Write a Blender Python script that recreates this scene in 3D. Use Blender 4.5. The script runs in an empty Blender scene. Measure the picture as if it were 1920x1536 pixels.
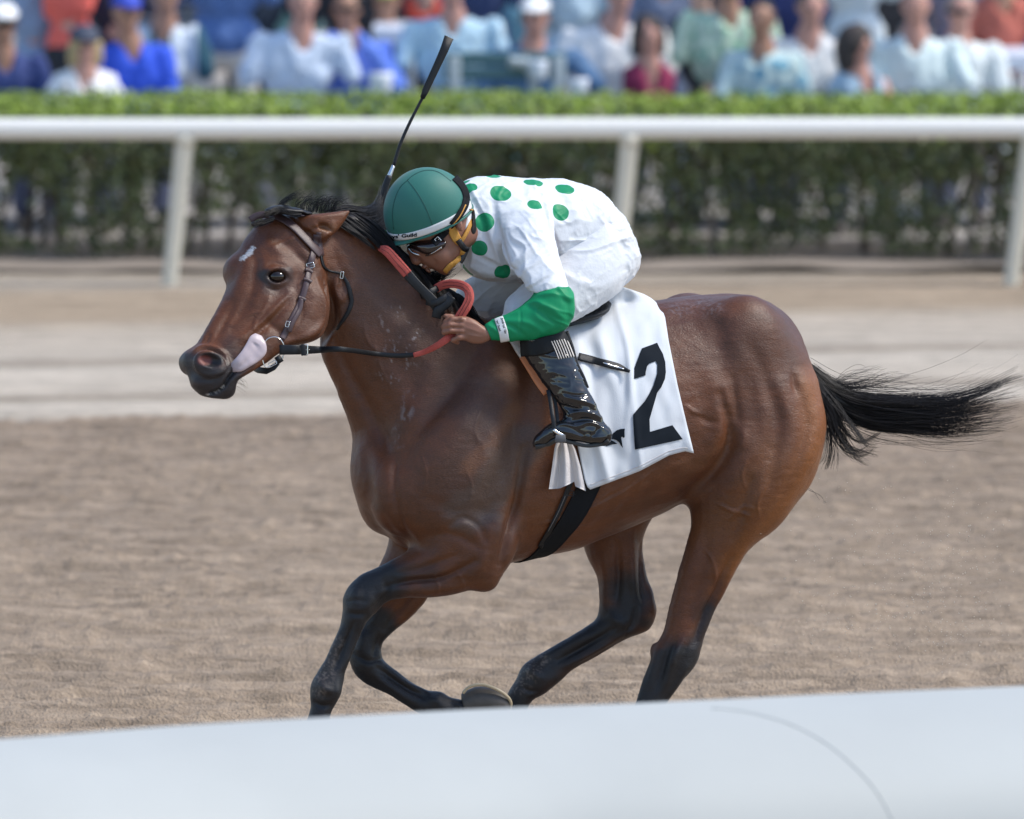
import bpy, bmesh, math, random
import numpy as np
import openvdb as vdb
from mathutils import Vector, Matrix
from mathutils.bvhtree import BVHTree
from mathutils.geometry import delaunay_2d_cdt

rnd = random.Random(7)
rng = np.random.default_rng(7)
SC = bpy.context.scene
COL = SC.collection

# ------------------------------------------------------------------ camera
FPX = 16000.0            # focal length in photograph pixels (300 mm on a 36 mm frame, 1920 px wide)
CAMH = 4.5
TH = math.atan(1754.0 / FPX)
cam_d = bpy.data.cameras.new('camera')
cam_d.lens = 300.0
cam_d.sensor_width = 36.0
cam_d.sensor_fit = 'HORIZONTAL'
cam_d.clip_start = 0.5
cam_d.clip_end = 3000.0
cam = bpy.data.objects.new('camera', cam_d)
cam.location = (0, 0, CAMH)
cam.rotation_euler = (math.pi / 2 - TH, 0, 0)
COL.objects.link(cam)
SC.camera = cam
cam_d.dof.use_dof = True
cam_d.dof.focus_distance = 29.45
cam_d.dof.aperture_fstop = 2.8

# ------------------------------------------------------------------ light
SUN_EL, SUN_AZ = math.radians(54), math.radians(94)     # azimuth from +Y clockwise
world = bpy.data.worlds.new('World')
SC.world = world
world.use_nodes = True
wn = world.node_tree
for n in list(wn.nodes):
    wn.nodes.remove(n)
wo = wn.nodes.new('ShaderNodeOutputWorld')
wb = wn.nodes.new('ShaderNodeBackground')
sky = wn.nodes.new('ShaderNodeTexSky')
sky.sky_type = 'NISHITA'
sky.sun_disc = False
sky.sun_elevation = SUN_EL
sky.sun_rotation = SUN_AZ
sky.air_density = 1.0
sky.dust_density = 0.8
sky.ozone_density = 1.0
wb.inputs['Strength'].default_value = 0.14
wn.links.new(sky.outputs[0], wb.inputs[0])
wn.links.new(wb.outputs[0], wo.inputs[0])
sl = bpy.data.lights.new('sun', 'SUN')
sl.energy = 2.1
sl.angle = math.radians(14)
sl.color = (1.0, 0.94, 0.84)
sun = bpy.data.objects.new('sun', sl)
sd = Vector((math.sin(SUN_AZ) * math.cos(SUN_EL), math.cos(SUN_AZ) * math.cos(SUN_EL), math.sin(SUN_EL)))
sun.rotation_euler = sd.to_track_quat('Z', 'Y').to_euler()
sun.location = (0, 30, 20)
COL.objects.link(sun)
SC.view_settings.view_transform = 'Standard'
SC.view_settings.look = 'None'
SC.view_settings.exposure = 0.80
SC.view_settings.gamma = 1.0
SC.view_settings.use_curve_mapping = False

# ------------------------------------------------------------------ frames of reference
# Modelling space for horse and rider: x right, y away, z up along the lens axis, metres.
PX = 540.0
D0 = FPX / PX
_c, _s = math.cos(TH), math.sin(TH)

def world_pts(p):
    """modelling space -> world (x to the right, y away from the lens, z up)"""
    p = np.asarray(p, float).reshape(-1, 3)
    d = D0 + p[:, 1]
    X = (p[:, 0] * PX - 960) * d / FPX
    U = (768 + p[:, 2] * PX) * d / FPX
    out = np.empty_like(p)
    out[:, 0] = X
    out[:, 1] = U * _s + d * _c
    out[:, 2] = CAMH + U * _c - d * _s
    return out

def at(px, py, Y):
    """world point on the plane y = Y"""
    dx, u = px - 960, 768 - py
    dy = u * _s + FPX * _c
    dz = u * _c - FPX * _s
    t = Y / dy
    return Vector((dx * t, Y, CAMH + dz * t))

def ground_y(py):
    u = 768 - py
    dz = u * _c - FPX * _s
    return (u * _s + FPX * _c) * (-CAMH / dz)

def S(px, py, dep=0.0):
    return np.array([px / PX, dep, -py / PX])

# ------------------------------------------------------------------ object helpers
def mesh_obj(name, verts, faces, mat=None, parent=None, smooth=True, label=None, cat=None, group=None, kind=None, col=None, wpts=False, mats=None, fmat=None):
    V = np.asarray(verts, float).reshape(-1, 3)
    if wpts:
        V = world_pts(V)
    me = bpy.data.meshes.new(name)
    if isinstance(faces, np.ndarray) and faces.ndim == 2:
        k = faces.shape[1]
        me.vertices.add(len(V)); me.vertices.foreach_set('co', V.ravel().astype(np.float32))
        me.loops.add(faces.size); me.loops.foreach_set('vertex_index', faces.ravel().astype(np.int32))
        me.polygons.add(len(faces))
        me.polygons.foreach_set('loop_start', np.arange(0, faces.size, k, dtype=np.int32))
        me.update(calc_edges=True)
    else:
        me.from_pydata([tuple(v) for v in V], [], [tuple(int(i) for i in f) for f in faces])
    me.validate()
    me.update()
    if smooth:
        me.polygons.foreach_set('use_smooth', np.ones(len(me.polygons), dtype=bool))
    if mats:
        for m in mats: me.materials.append(m)
        if fmat is not None:
            me.polygons.foreach_set('material_index', np.asarray(fmat, dtype=np.int32))
    elif mat:
        me.materials.append(mat)
    if col is not None:
        at_ = me.color_attributes.new('coat', 'FLOAT_COLOR', 'POINT')
        c4 = np.ones((len(V), 4), np.float32); c4[:, :col.shape[1]] = col
        at_.data.foreach_set('color', c4.ravel())
    o = bpy.data.objects.new(name, me)
    COL.objects.link(o)
    if parent is not None:
        o.parent = parent
        o.matrix_parent_inverse = Matrix.Translation(-parent.location) if parent.type == 'EMPTY' else Matrix()
    tag(o, label, cat, group, kind)
    return o

def tag(o, label=None, cat=None, group=None, kind=None):
    if label: o['label'] = label
    if cat: o['category'] = cat
    if group: o['group'] = group
    if kind: o['kind'] = kind
    return o

def empty(name, loc, label=None, cat=None, group=None):
    o = bpy.data.objects.new(name, None)
    o.location = loc
    o.empty_display_size = 0.1
    COL.objects.link(o)
    return tag(o, label, cat, group)

# ------------------------------------------------------------------ noise
def _hash(ix, iy, iz, seed):
    h = (ix * 374761393 + iy * 668265263 + iz * 2147483647 + seed * 1274126177) & 0xffffffff
    h = ((h ^ (h >> 13)) * 1274126177) & 0xffffffff
    h = (h ^ (h >> 16)) & 0xffff
    return h / 65535.0 * 2 - 1

def vnoise(p, seed=0):
    p = np.asarray(p, float)
    i = np.floor(p).astype(np.int64)
    f = p - i
    f = f * f * f * (f * (f * 6 - 15) + 10)
    r = 0
    for dx in (0, 1):
        wx = f[:, 0] if dx else 1 - f[:, 0]
        for dy in (0, 1):
            wy = f[:, 1] if dy else 1 - f[:, 1]
            for dz in (0, 1):
                wz = f[:, 2] if dz else 1 - f[:, 2]
                r = r + wx * wy * wz * _hash(i[:, 0] + dx, i[:, 1] + dy, i[:, 2] + dz, seed)
    return r

def fbm(p, octv=3, seed=0):
    r, a, q = 0, 1.0, np.asarray(p, float)
    for k in range(octv):
        r = r + a * vnoise(q, seed + k * 17)
        q = q * 2.03
        a *= 0.5
    return r

def smoothstep(a, b, x):
    t = np.clip((x - a) / (b - a), 0, 1)
    return t * t * (3 - 2 * t)

# ------------------------------------------------------------------ splines, lofts
def spline(P, sub):
    """Catmull-Rom through the rows of P"""
    P = np.asarray(P, float)
    n = len(P)
    if n < 3:
        t = np.linspace(0, 1, sub + 1)[:, None]
        return P[0] * (1 - t) + P[-1] * t
    E = np.vstack([2 * P[0] - P[1], P, 2 * P[-1] - P[-2]])
    out = []
    for i in range(1, n):
        p0, p1, p2, p3 = E[i - 1], E[i], E[i + 1], E[i + 2]
        for k in range(sub):
            t = k / sub
            out.append(0.5 * (2 * p1 + (p2 - p0) * t + (2 * p0 - 5 * p1 + 4 * p2 - p3) * t * t + (3 * p1 - p0 - 3 * p2 + p3) * t ** 3))
    out.append(P[-1])
    return np.array(out)

LAT = np.array([-0.309, 0.945, 0.104])      # far side of a horse that runs 18 degrees towards the lens

def loft(st, v=LAT, sub=5, nr=28, cap=(0.5, 0.5)):
    """rows: ax ay bx by depth halfwidth [squareness] ; a and b are opposite outline points"""
    st = np.array([list(r) + [2.0] * (7 - len(r)) for r in st], float)
    R = spline(st, sub)
    A = np.stack([R[:, 0] / PX, R[:, 4], -R[:, 1] / PX], 1)
    B = np.stack([R[:, 2] / PX, R[:, 4], -R[:, 3] / PX], 1)
    c = (A + B) / 2
    u = (A - B) / 2
    hw = np.maximum(R[:, 5], 0.002)
    nn = np.maximum(R[:, 6], 1.4)
    # rounded ends
    def endcap(ci, ui, hi, ni, direction, f):
        rr = min(np.linalg.norm(ui), hi) * f
        out = []
        for t in (0.35, 0.65, 0.88, 0.985):
            s = math.sqrt(1 - t * t)
            out.append((ci + direction * rr * t, ui * s, hi * s, ni))
        return out
    L = [(c[i], u[i], hw[i], nn[i]) for i in range(len(c))]
    if cap[0]:
        d = c[0] - c[2]; d /= np.linalg.norm(d) + 1e-9
        L = endcap(*L[0], d, cap[0])[::-1] + L
    if cap[1]:
        d = c[-1] - c[-3]; d /= np.linalg.norm(d) + 1e-9
        L = L + endcap(*L[-1], d, cap[1])
    th = np.arange(nr) / nr * 2 * np.pi
    cs, sn = np.cos(th), np.sin(th)
    V = []
    for (ci, ui, hi, ni) in L:
        e = 2.0 / ni
        V.append(ci + np.outer(np.sign(cs) * np.abs(cs) ** e, ui) + np.outer(np.sign(sn) * np.abs(sn) ** e * hi, v))
    n = len(L)
    V = np.vstack(V + [L[0][0][None], L[-1][0][None]])
    F = []
    for i in range(n - 1):
        for j in range(nr):
            j2 = (j + 1) % nr
            F.append((i * nr + j, i * nr + j2, (i + 1) * nr + j2, (i + 1) * nr + j))
    T = []
    for j in range(nr):
        j2 = (j + 1) % nr
        T.append((n * nr, j2, j))
        T.append((n * nr + 1, (n - 1) * nr + j, (n - 1) * nr + j2))
    F = np.array(F); T = np.array(T)
    # outward orientation
    v0, v1, v2 = V[F[:, 0]], V[F[:, 1]], V[F[:, 2]]
    vol = np.einsum('ij,ij->i', v0, np.cross(v1, v2)).sum() + np.einsum('ij,ij->i', v0, np.cross(v2, V[F[:, 3]])).sum()
    cc = V.mean(0)
    V_ = V - cc
    vol = sum(np.einsum('ij,ij->i', V_[F[:, a]], np.cross(V_[F[:, b]], V_[F[:, c_]])).sum() for a, b, c_ in ((0, 1, 2), (0, 2, 3)))
    if vol < 0:
        F = F[:, ::-1]; T = T[:, ::-1]
    return V, F, T

# ------------------------------------------------------------------ solid modelling with distance fields
class Field:
    def __init__(self, lo, hi, h):
        self.h = h
        self.i0 = np.floor(np.array(lo) / h).astype(int) - 2
        i1 = np.ceil(np.array(hi) / h).astype(int) + 2
        self.n = i1 - self.i0 + 1
        self.a = np.full(self.n, 1.0, np.float32)
    def _sub(self, lo, hi):
        a = np.maximum(np.floor(np.array(lo) / self.h).astype(int) - self.i0, 0)
        b = np.minimum(np.ceil(np.array(hi) / self.h).astype(int) - self.i0 + 1, self.n)
        return a, b
    def _mix(self, a, b, d, k, sub=False):
        if np.any(b <= a): return
        sl_ = (slice(a[0], b[0]), slice(a[1], b[1]), slice(a[2], b[2]))
        A = self.a[sl_]
        if sub:
            d = -d
            hh = np.maximum(k - np.abs(A - d), 0) / k
            self.a[sl_] = np.maximum(A, d) + hh * hh * k / 4
        else:
            hh = np.maximum(k - np.abs(A - d), 0) / k
            self.a[sl_] = np.minimum(A, d) - hh * hh * k / 4
    def add(self, mesh, k=0.02, sub=False):
        V, F, T = mesh
        h = self.h
        hwv = k / h + 3
        g = vdb.FloatGrid.createLevelSetFromPolygons(V.astype(np.float32), triangles=T.astype(np.uint32), quads=F.astype(np.uint32),
              transform=vdb.createLinearTransform(voxelSize=h), halfWidth=float(hwv))
        pad = (hwv + 1) * h
        a, b = self._sub(V.min(0) - pad, V.max(0) + pad)
        if np.any(b <= a): return
        arr = np.zeros(tuple(b - a), np.float32)
        g.copyToArray(arr, ijk=tuple(int(x) for x in (a + self.i0)))
        self._mix(a, b, arr, k, sub)
    def _pts(self, a, b):
        ax = [((np.arange(a[i], b[i]) + self.i0[i]) * self.h).astype(np.float32) for i in range(3)]
        return np.meshgrid(*ax, indexing='ij')
    def ell(self, c, r, k=0.02, rot=None, sub=False):
        c = np.array(c, float); r = np.array(r, float)
        m = r.max() + k + 2 * self.h
        a, b = self._sub(c - m, c + m)
        if np.any(b <= a): return
        X, Y, Z = self._pts(a, b)
        q = [X - c[0], Y - c[1], Z - c[2]]
        if rot is not None:
            R_ = np.array(rot)
            q = [R_[i, 0] * q[0] + R_[i, 1] * q[1] + R_[i, 2] * q[2] for i in range(3)]
        k0 = np.sqrt(sum((q[i] / r[i]) ** 2 for i in range(3)))
        k1 = np.sqrt(sum((q[i] / r[i] ** 2) ** 2 for i in range(3))) + 1e-9
        self._mix(a, b, k0 * (k0 - 1) / k1, k, sub)
    def cap(self, p, q, r0, r1, k=0.01, sub=False):
        """tapered rod from p to q"""
        p = np.array(p, float); q = np.array(q, float)
        m = max(r0, r1) + k + 2 * self.h
        a, b = self._sub(np.minimum(p, q) - m, np.maximum(p, q) + m)
        if np.any(b <= a): return
        X, Y, Z = self._pts(a, b)
        d = q - p
        L2 = (d ** 2).sum() + 1e-12
        t = np.clip(((X - p[0]) * d[0] + (Y - p[1]) * d[1] + (Z - p[2]) * d[2]) / L2, 0, 1)
        dist = np.sqrt((X - p[0] - t * d[0]) ** 2 + (Y - p[1] - t * d[1]) ** 2 + (Z - p[2] - t * d[2]) ** 2)
        self._mix(a, b, dist - (r0 + (r1 - r0) * t), k, sub)
    def chain(self, pts, rad, k=0.01, kk=None):
        for i in range(len(pts) - 1):
            self.cap(pts[i], pts[i + 1], rad[i], rad[i + 1], k if (kk is None or i) else kk)
    def half(self, p, n, k=0.004):
        """cut away everything on the side the normal n points to"""
        X, Y, Z = self._pts(np.array([0, 0, 0]), self.n)
        n = np.array(n, float); n /= np.linalg.norm(n)
        d = (X - p[0]) * n[0] + (Y - p[1]) * n[1] + (Z - p[2]) * n[2]
        A = self.a
        hh = np.maximum(k - np.abs(A - d), 0) / k
        self.a = (np.maximum(A, d) + hh * hh * k / 4).astype(np.float32)
    def mesh(self, smooth=1, keep=True):
        bg = 4 * self.h
        arr = np.clip(self.a, -bg, bg).astype(np.float32)
        g = vdb.FloatGrid(float(bg))
        g.transform = vdb.createLinearTransform(voxelSize=self.h)
        g.copyFromArray(np.ascontiguousarray(arr), ijk=tuple(int(x) for x in self.i0))
        pts, quads = g.convertToQuads(0.0)
        pts = np.array(pts, float); quads = np.array(quads, np.int64)
        V, F = pts, quads[:, ::-1]
        cc = V.mean(0)
        W = V - cc
        vol = sum(np.einsum('ij,ij->i', W[F[:, a]], np.cross(W[F[:, b]], W[F[:, c_]])).sum() for a, b, c_ in ((0, 1, 2), (0, 2, 3)))
        if vol < 0: F = F[:, ::-1]
        if keep: V, F = biggest(V, F)
        for _ in range(smooth): V = relax(V, F, 0.5)
        return V, np.ascontiguousarray(F)

def biggest(V, F):
    lab = np.arange(len(V))
    e = np.vstack([F[:, [0, 1]], F[:, [1, 2]], F[:, [2, 3]]])
    for _ in range(400):
        m = np.minimum(lab[e[:, 0]], lab[e[:, 1]])
        new = lab.copy()
        np.minimum.at(new, e[:, 0], m); np.minimum.at(new, e[:, 1], m)
        new = new[new]; new = new[new]
        if np.array_equal(new, lab): break
        lab = new
    ids, cnt = np.unique(lab, return_counts=True)
    keep = lab == ids[np.argmax(cnt)]
    mp = -np.ones(len(V), np.int64); mp[keep] = np.arange(keep.sum())
    F2 = mp[F]; F2 = F2[(F2 >= 0).all(1)]
    return V[keep], F2

def relax(V, F, w=0.5, mask=None):
    s = np.zeros_like(V); n = np.zeros(len(V))
    k = F.shape[1]
    for i in range(k):
        a, b = F[:, i], F[:, (i + 1) % k]
        for c in range(3):
            s[:, c] += np.bincount(a, V[b, c], len(V)) + np.bincount(b, V[a, c], len(V))
        n += np.bincount(a, minlength=len(V)) + np.bincount(b, minlength=len(V))
    m = s / np.maximum(n, 1)[:, None]
    ww = w if mask is None else (w * mask)[:, None]
    return V + (m - V) * ww

def normals(V, F):
    d1 = V[F[:, 2]] - V[F[:, 0]]
    d2 = V[F[:, 3 if F.shape[1] == 4 else 1]] - V[F[:, 1 if F.shape[1] == 4 else 0]]
    fn = np.cross(d1, d2)
    N = np.zeros_like(V)
    for i in range(F.shape[1]):
        for c in range(3):
            N[:, c] += np.bincount(F[:, i], fn[:, c], len(V))
    N /= np.linalg.norm(N, axis=1)[:, None] + 1e-12
    return N

def seg_dist(px, py, poly):
    """distance in pixels to a polyline and the position along it 0..1"""
    poly = np.asarray(poly, float)
    best = np.full(len(px), 1e9); tt = np.zeros(len(px))
    n = len(poly) - 1
    for i in range(n):
        a, d = poly[i], poly[i + 1] - poly[i]
        L = (d ** 2).sum() + 1e-9
        t = np.clip(((px - a[0]) * d[0] + (py - a[1]) * d[1]) / L, 0, 1)
        q = np.hypot(px - a[0] - t * d[0], py - a[1] - t * d[1])
        m = q < best
        best[m] = q[m]; tt[m] = (i + t[m]) / n
    return best, tt

class Sculpt:
    def __init__(self, V, F):
        self.V, self.F = V, F
        self.N = normals(V, F)
        self.px = V[:, 0] * PX; self.py = -V[:, 2] * PX
    def facing(self, lo=-0.05, hi=0.35):
        return smoothstep(lo, hi, -self.N[:, 1])
    def stroke(self, poly, w, amp, dmax=None, dmin=None, taper=True, face=True):
        """a ridge (amp>0) or groove (amp<0), amp in metres, w in pixels"""
        pts = spline(poly, 6) if len(poly) > 2 else np.array(poly, float)
        lo, hi = pts.min(0) - 3 * w, pts.max(0) + 3 * w
        m = (self.px > lo[0]) & (self.px < hi[0]) & (self.py > lo[1]) & (self.py < hi[1])
        if dmax is not None: m &= self.V[:, 1] < dmax
        if dmin is not None: m &= self.V[:, 1] > dmin
        idx = np.nonzero(m)[0]
        if not len(idx): return
        d, t = seg_dist(self.px[idx], self.py[idx], pts)
        g = np.exp(-(d / w) ** 2)
        if taper: g *= np.sin(np.pi * np.clip(t * 0.9 + 0.05, 0, 1)) ** 0.6
        if face: g *= self.facing()[idx]
        self.V[idx] += self.N[idx] * (amp * g)[:, None]
    def refresh(self):
        self.N = normals(self.V, self.F)
        self.px = self.V[:, 0] * PX; self.py = -self.V[:, 2] * PX

def bvh_of(V, F):
    return BVHTree.FromPolygons([tuple(v) for v in V], [tuple(int(i) for i in f) for f in F])

def hit(bvh, px, py, default=None, start=-3.0):
    r = bvh.ray_cast(Vector((px / PX, start, -py / PX)), Vector((0, 1, 0)))
    if r[0] is None:
        return default
    return r[0].y
# ------------------------------------------------------------------ small geometry builders
def rotm(deg):
    """in-picture rotation: positive turns the ellipsoid's x axis clockwise as seen"""
    a = math.radians(deg)
    return [[math.cos(a), 0, -math.sin(a)], [0, 1, 0], [math.sin(a), 0, math.cos(a)]]

def sphere(c, r, n=16, m=24, rot=None):
    V, F = [], []
    for i in range(n + 1):
        for j in range(m):
            a, b_ = math.pi * i / n, 2 * math.pi * j / m
            V.append((math.sin(a) * math.cos(b_) * r[0], math.sin(a) * math.sin(b_) * r[1], math.cos(a) * r[2]))
    for i in range(n):
        for j in range(m):
            F.append((i * m + j, (i + 1) * m + j, (i + 1) * m + (j + 1) % m, i * m + (j + 1) % m))
    V = np.array(V)
    if rot is not None: V = V @ np.array(rot)
    return V + np.array(c), np.array(F)

def ribbon(P, Wd, th, sub=4):
    """closed strip; P centre line (n,3), Wd half-width vectors (n,3), th thickness (towards the lens)"""
    n = len(P)
    tan = np.gradient(P, axis=0); tan /= np.linalg.norm(tan, axis=1)[:, None] + 1e-9
    nr = np.cross(tan, Wd); nr /= np.linalg.norm(nr, axis=1)[:, None] + 1e-9
    nr = np.where((nr[:, 1] > 0)[:, None], -nr, nr)
    prof = [(-1, 0), (-1, .7), (-.8, 1), (0, 1.12), (.8, 1), (1, .7), (1, 0)]
    V = []
    for i in range(n):
        for a, h in prof:
            V.append(P[i] + Wd[i] * a + nr[i] * th * h)
    k = len(prof)
    F = []
    for i in range(n - 1):
        for j in range(k):
            j2 = (j + 1) % k
            F.append((i * k + j, i * k + j2, (i + 1) * k + j2, (i + 1) * k + j))
    F.append(tuple(range(k))[::-1]); F.append(tuple((n - 1) * k + j for j in range(k)))
    return np.array(V), F

def tube(pts, r, n=10, sub=6, closed=False):
    """round rod through 3-D points; r a number or list"""
    P = np.array(pts, float)
    if closed:
        P = np.vstack([P[-1], P, P[0], P[1]])
        Q = spline(P, sub)[sub:-sub]
    else:
        Q = spline(P, sub)
    m = len(Q)
    R = np.full(m, r) if np.isscalar(r) else np.interp(np.linspace(0, 1, m), np.linspace(0, 1, len(r)), r)
    tan = np.gradient(Q, axis=0); tan /= np.linalg.norm(tan, axis=1)[:, None] + 1e-9
    ref = np.array([0, 1.0, 0]) if abs(tan[0][1]) < .8 else np.array([1.0, 0, 0])
    V = []
    a = np.cross(tan[0], ref); a /= np.linalg.norm(a)
    for i in range(m):
        a = a - tan[i] * a.dot(tan[i]); a /= np.linalg.norm(a) + 1e-9
        b_ = np.cross(tan[i], a)
        for j in range(n):
            t = 2 * math.pi * j / n
            V.append(Q[i] + R[i] * (a * math.cos(t) + b_ * math.sin(t)))
    F = []
    for i in range(m - 1):
        for j in range(n):
            F.append((i * n + j, i * n + (j + 1) % n, (i + 1) * n + (j + 1) % n, (i + 1) * n + j))
    if not closed:
        F.append(tuple(range(n))[::-1]); F.append(tuple((m - 1) * n + j for j in range(n)))
    return np.array(V), F

def joined(parts):
    V, F, o = [], [], 0
    for v, f in parts:
        V.append(v); F += [tuple(int(i) + o for i in q) for q in f]; o += len(v)
    return np.vstack(V), F

def thicken(V, F, th, bnd):
    N = normals(V, F)
    n = len(V)
    V2 = np.vstack([V + N * th / 2, V - N * th / 2])
    F2 = [tuple(f) for f in F] + [tuple(int(x) + n for x in f[::-1]) for f in F]
    for k in range(len(bnd)):
        a, b_ = int(bnd[k]), int(bnd[(k + 1) % len(bnd)])
        F2.append((a, b_, b_ + n, a + n)[::-1])
    return V2, F2

# ------------------------------------------------------------------ materials
def new_mat(name):
    m = bpy.data.materials.new(name)
    m.use_nodes = True
    nt = m.node_tree
    b = nt.nodes['Principled BSDF']
    return m, nt, b

def node(nt, t, **kw):
    n = nt.nodes.new(t)
    for k, v in kw.items():
        if k.startswith('in_'):
            n.inputs[k[3:].replace('_', ' ')].default_value = v
        else:
            setattr(n, k, v)
    return n

def simple(name, rgb, rough=0.5, metal=0.0, noise=0.12, scale=30, bump=0.0, bscale=200, spec=0.5, sheen=0.0, coat=0.0, stretch=None):
    m, nt, b = new_mat(name)
    tc = node(nt, 'ShaderNodeTexCoord')
    mp = node(nt, 'ShaderNodeMapping')
    if stretch: mp.inputs['Scale'].default_value = stretch
    nt.links.new(tc.outputs['Object'], mp.inputs[0])
    nz = node(nt, 'ShaderNodeTexNoise'); nz.inputs['Scale'].default_value = scale; nz.inputs['Detail'].default_value = 4
    nt.links.new(mp.outputs[0], nz.inputs[0])
    mx = node(nt, 'ShaderNodeMix', data_type='RGBA')
    mx.inputs[6].default_value = (*[c * (1 - noise) for c in rgb], 1)
    mx.inputs[7].default_value = (*[min(1, c * (1 + noise)) for c in rgb], 1)
    nt.links.new(nz.outputs[0], mx.inputs[0])
    nt.links.new(mx.outputs[2], b.inputs['Base Color'])
    b.inputs['Roughness'].default_value = rough
    b.inputs['Metallic'].default_value = metal
    b.inputs['Specular IOR Level'].default_value = spec
    if sheen:
        b.inputs['Sheen Weight'].default_value = sheen
    if coat:
        b.inputs['Coat Weight'].default_value = coat
    if bump:
        n2 = node(nt, 'ShaderNodeTexNoise'); n2.inputs['Scale'].default_value = bscale; n2.inputs['Detail'].default_value = 3
        nt.links.new(mp.outputs[0], n2.inputs[0])
        bp = node(nt, 'ShaderNodeBump'); bp.inputs['Strength'].default_value = bump; bp.inputs['Distance'].default_value = 0.01
        nt.links.new(n2.outputs[0], bp.inputs['Height'])
        nt.links.new(bp.outputs[0], b.inputs['Normal'])
    return m

M = {}
M['leather_brown'] = simple('brown leather', (0.065, 0.038, 0.040), 0.36, scale=60, bump=0.15, bscale=900)
M['leather_black'] = simple('black leather', (0.009, 0.010, 0.012), 0.42, spec=.35, scale=60, bump=0.2, bscale=700)
M['steel'] = simple('bit steel', (0.75, 0.74, 0.72), 0.18, metal=1.0, noise=0.05)
M['rubber_red'] = simple('red rubber grip', (0.50, 0.085, 0.065), 0.6, scale=140, noise=0.25, bump=0.5, bscale=500)
M['tan_grip'] = simple('orange rubber strap', (0.72, 0.27, 0.12), 0.55, scale=80, noise=0.08)
M['web_white'] = simple('white webbing', (0.62, 0.58, 0.54), 0.7, scale=90, noise=0.1)
M['elastic_black'] = simple('black elastic webbing', (0.008, 0.009, 0.011), 0.8, spec=.2, scale=150, noise=0.4, bump=0.3, bscale=900)
M['skin'] = simple('skin', (0.235, 0.105, 0.066), 0.45, scale=35, noise=0.14, bump=0.06, bscale=260)
M['skin'].node_tree.nodes['Principled BSDF'].inputs['Subsurface Weight'].default_value = 0.12
M['skin'].node_tree.nodes['Principled BSDF'].inputs['Subsurface Radius'].default_value = (0.01, 0.004, 0.002)
M['patent'] = simple('patent boot leather', (0.006, 0.007, 0.009), 0.07, noise=0.1, coat=0.6)
M['boot_matte'] = simple('matte boot shaft', (0.006, 0.007, 0.008), 0.5, spec=.25, noise=0.2, bump=0.15, bscale=400)
M['sole'] = simple('boot sole', (0.035, 0.038, 0.04), 0.6, noise=0.3)
M['green_silk'] = simple('green satin sleeve', (0.005, 0.235, 0.095), 0.5, noise=0.08, scale=18, sheen=0.0, spec=.25, bump=0.05, bscale=400)
M['helmet_green'] = simple('helmet cover', (0.014, 0.135, 0.108), 0.6, noise=0.06, scale=20, sheen=0.15, bump=0.06, bscale=900)
M['band_white'] = simple('white band', (0.68, 0.69, 0.70), 0.55, noise=0.03)
M['yellow'] = simple('yellow strap lining', (0.50, 0.245, 0.04), 0.7, noise=0.15, bump=0.3, bscale=300)
M['plastic_black'] = simple('black plastic', (0.012, 0.012, 0.014), 0.35, noise=0.2)
M['hair_black'] = simple('black horse hair', (0.009, 0.0078, 0.0085), 0.42, noise=0.5, scale=80, spec=0.35)
M['hair_short'] = simple('short black hair', (0.01, 0.009, 0.009), 0.6, noise=0.3)
M['breeches'] = simple('white breeches', (0.62, 0.645, 0.68), 0.5, noise=0.03, scale=12, sheen=0.3, bump=0.10, bscale=120)
M['black_print'] = simple('black print', (0.007, 0.011, 0.017), 0.8, noise=0.15, spec=.15)
M['eye'] = simple('horse eye', (0.010, 0.005, 0.003), 0.06, noise=0.2, coat=0.3)
M['tongue'] = simple('horse tongue', (0.47, 0.39, 0.41), 0.35, noise=0.10, scale=9, bump=0.06, bscale=60)
M['hoof'] = simple('hoof horn', (0.07, 0.06, 0.05), 0.5, noise=0.35, scale=50)
M['shoe'] = simple('worn shoe rim', (0.48, 0.39, 0.25), 0.4, noise=0.2, scale=50)
M['towel'] = simple('white cotton towel', (0.62, 0.59, 0.59), 0.8, noise=0.09, scale=18, bump=0.35, bscale=700)
M['alu_thread'] = simple('pale stitching', (.16, .16, .16), .7)
M['seam_dark'] = simple('dark stitching', (.10, .012, .012), .7)
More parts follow.
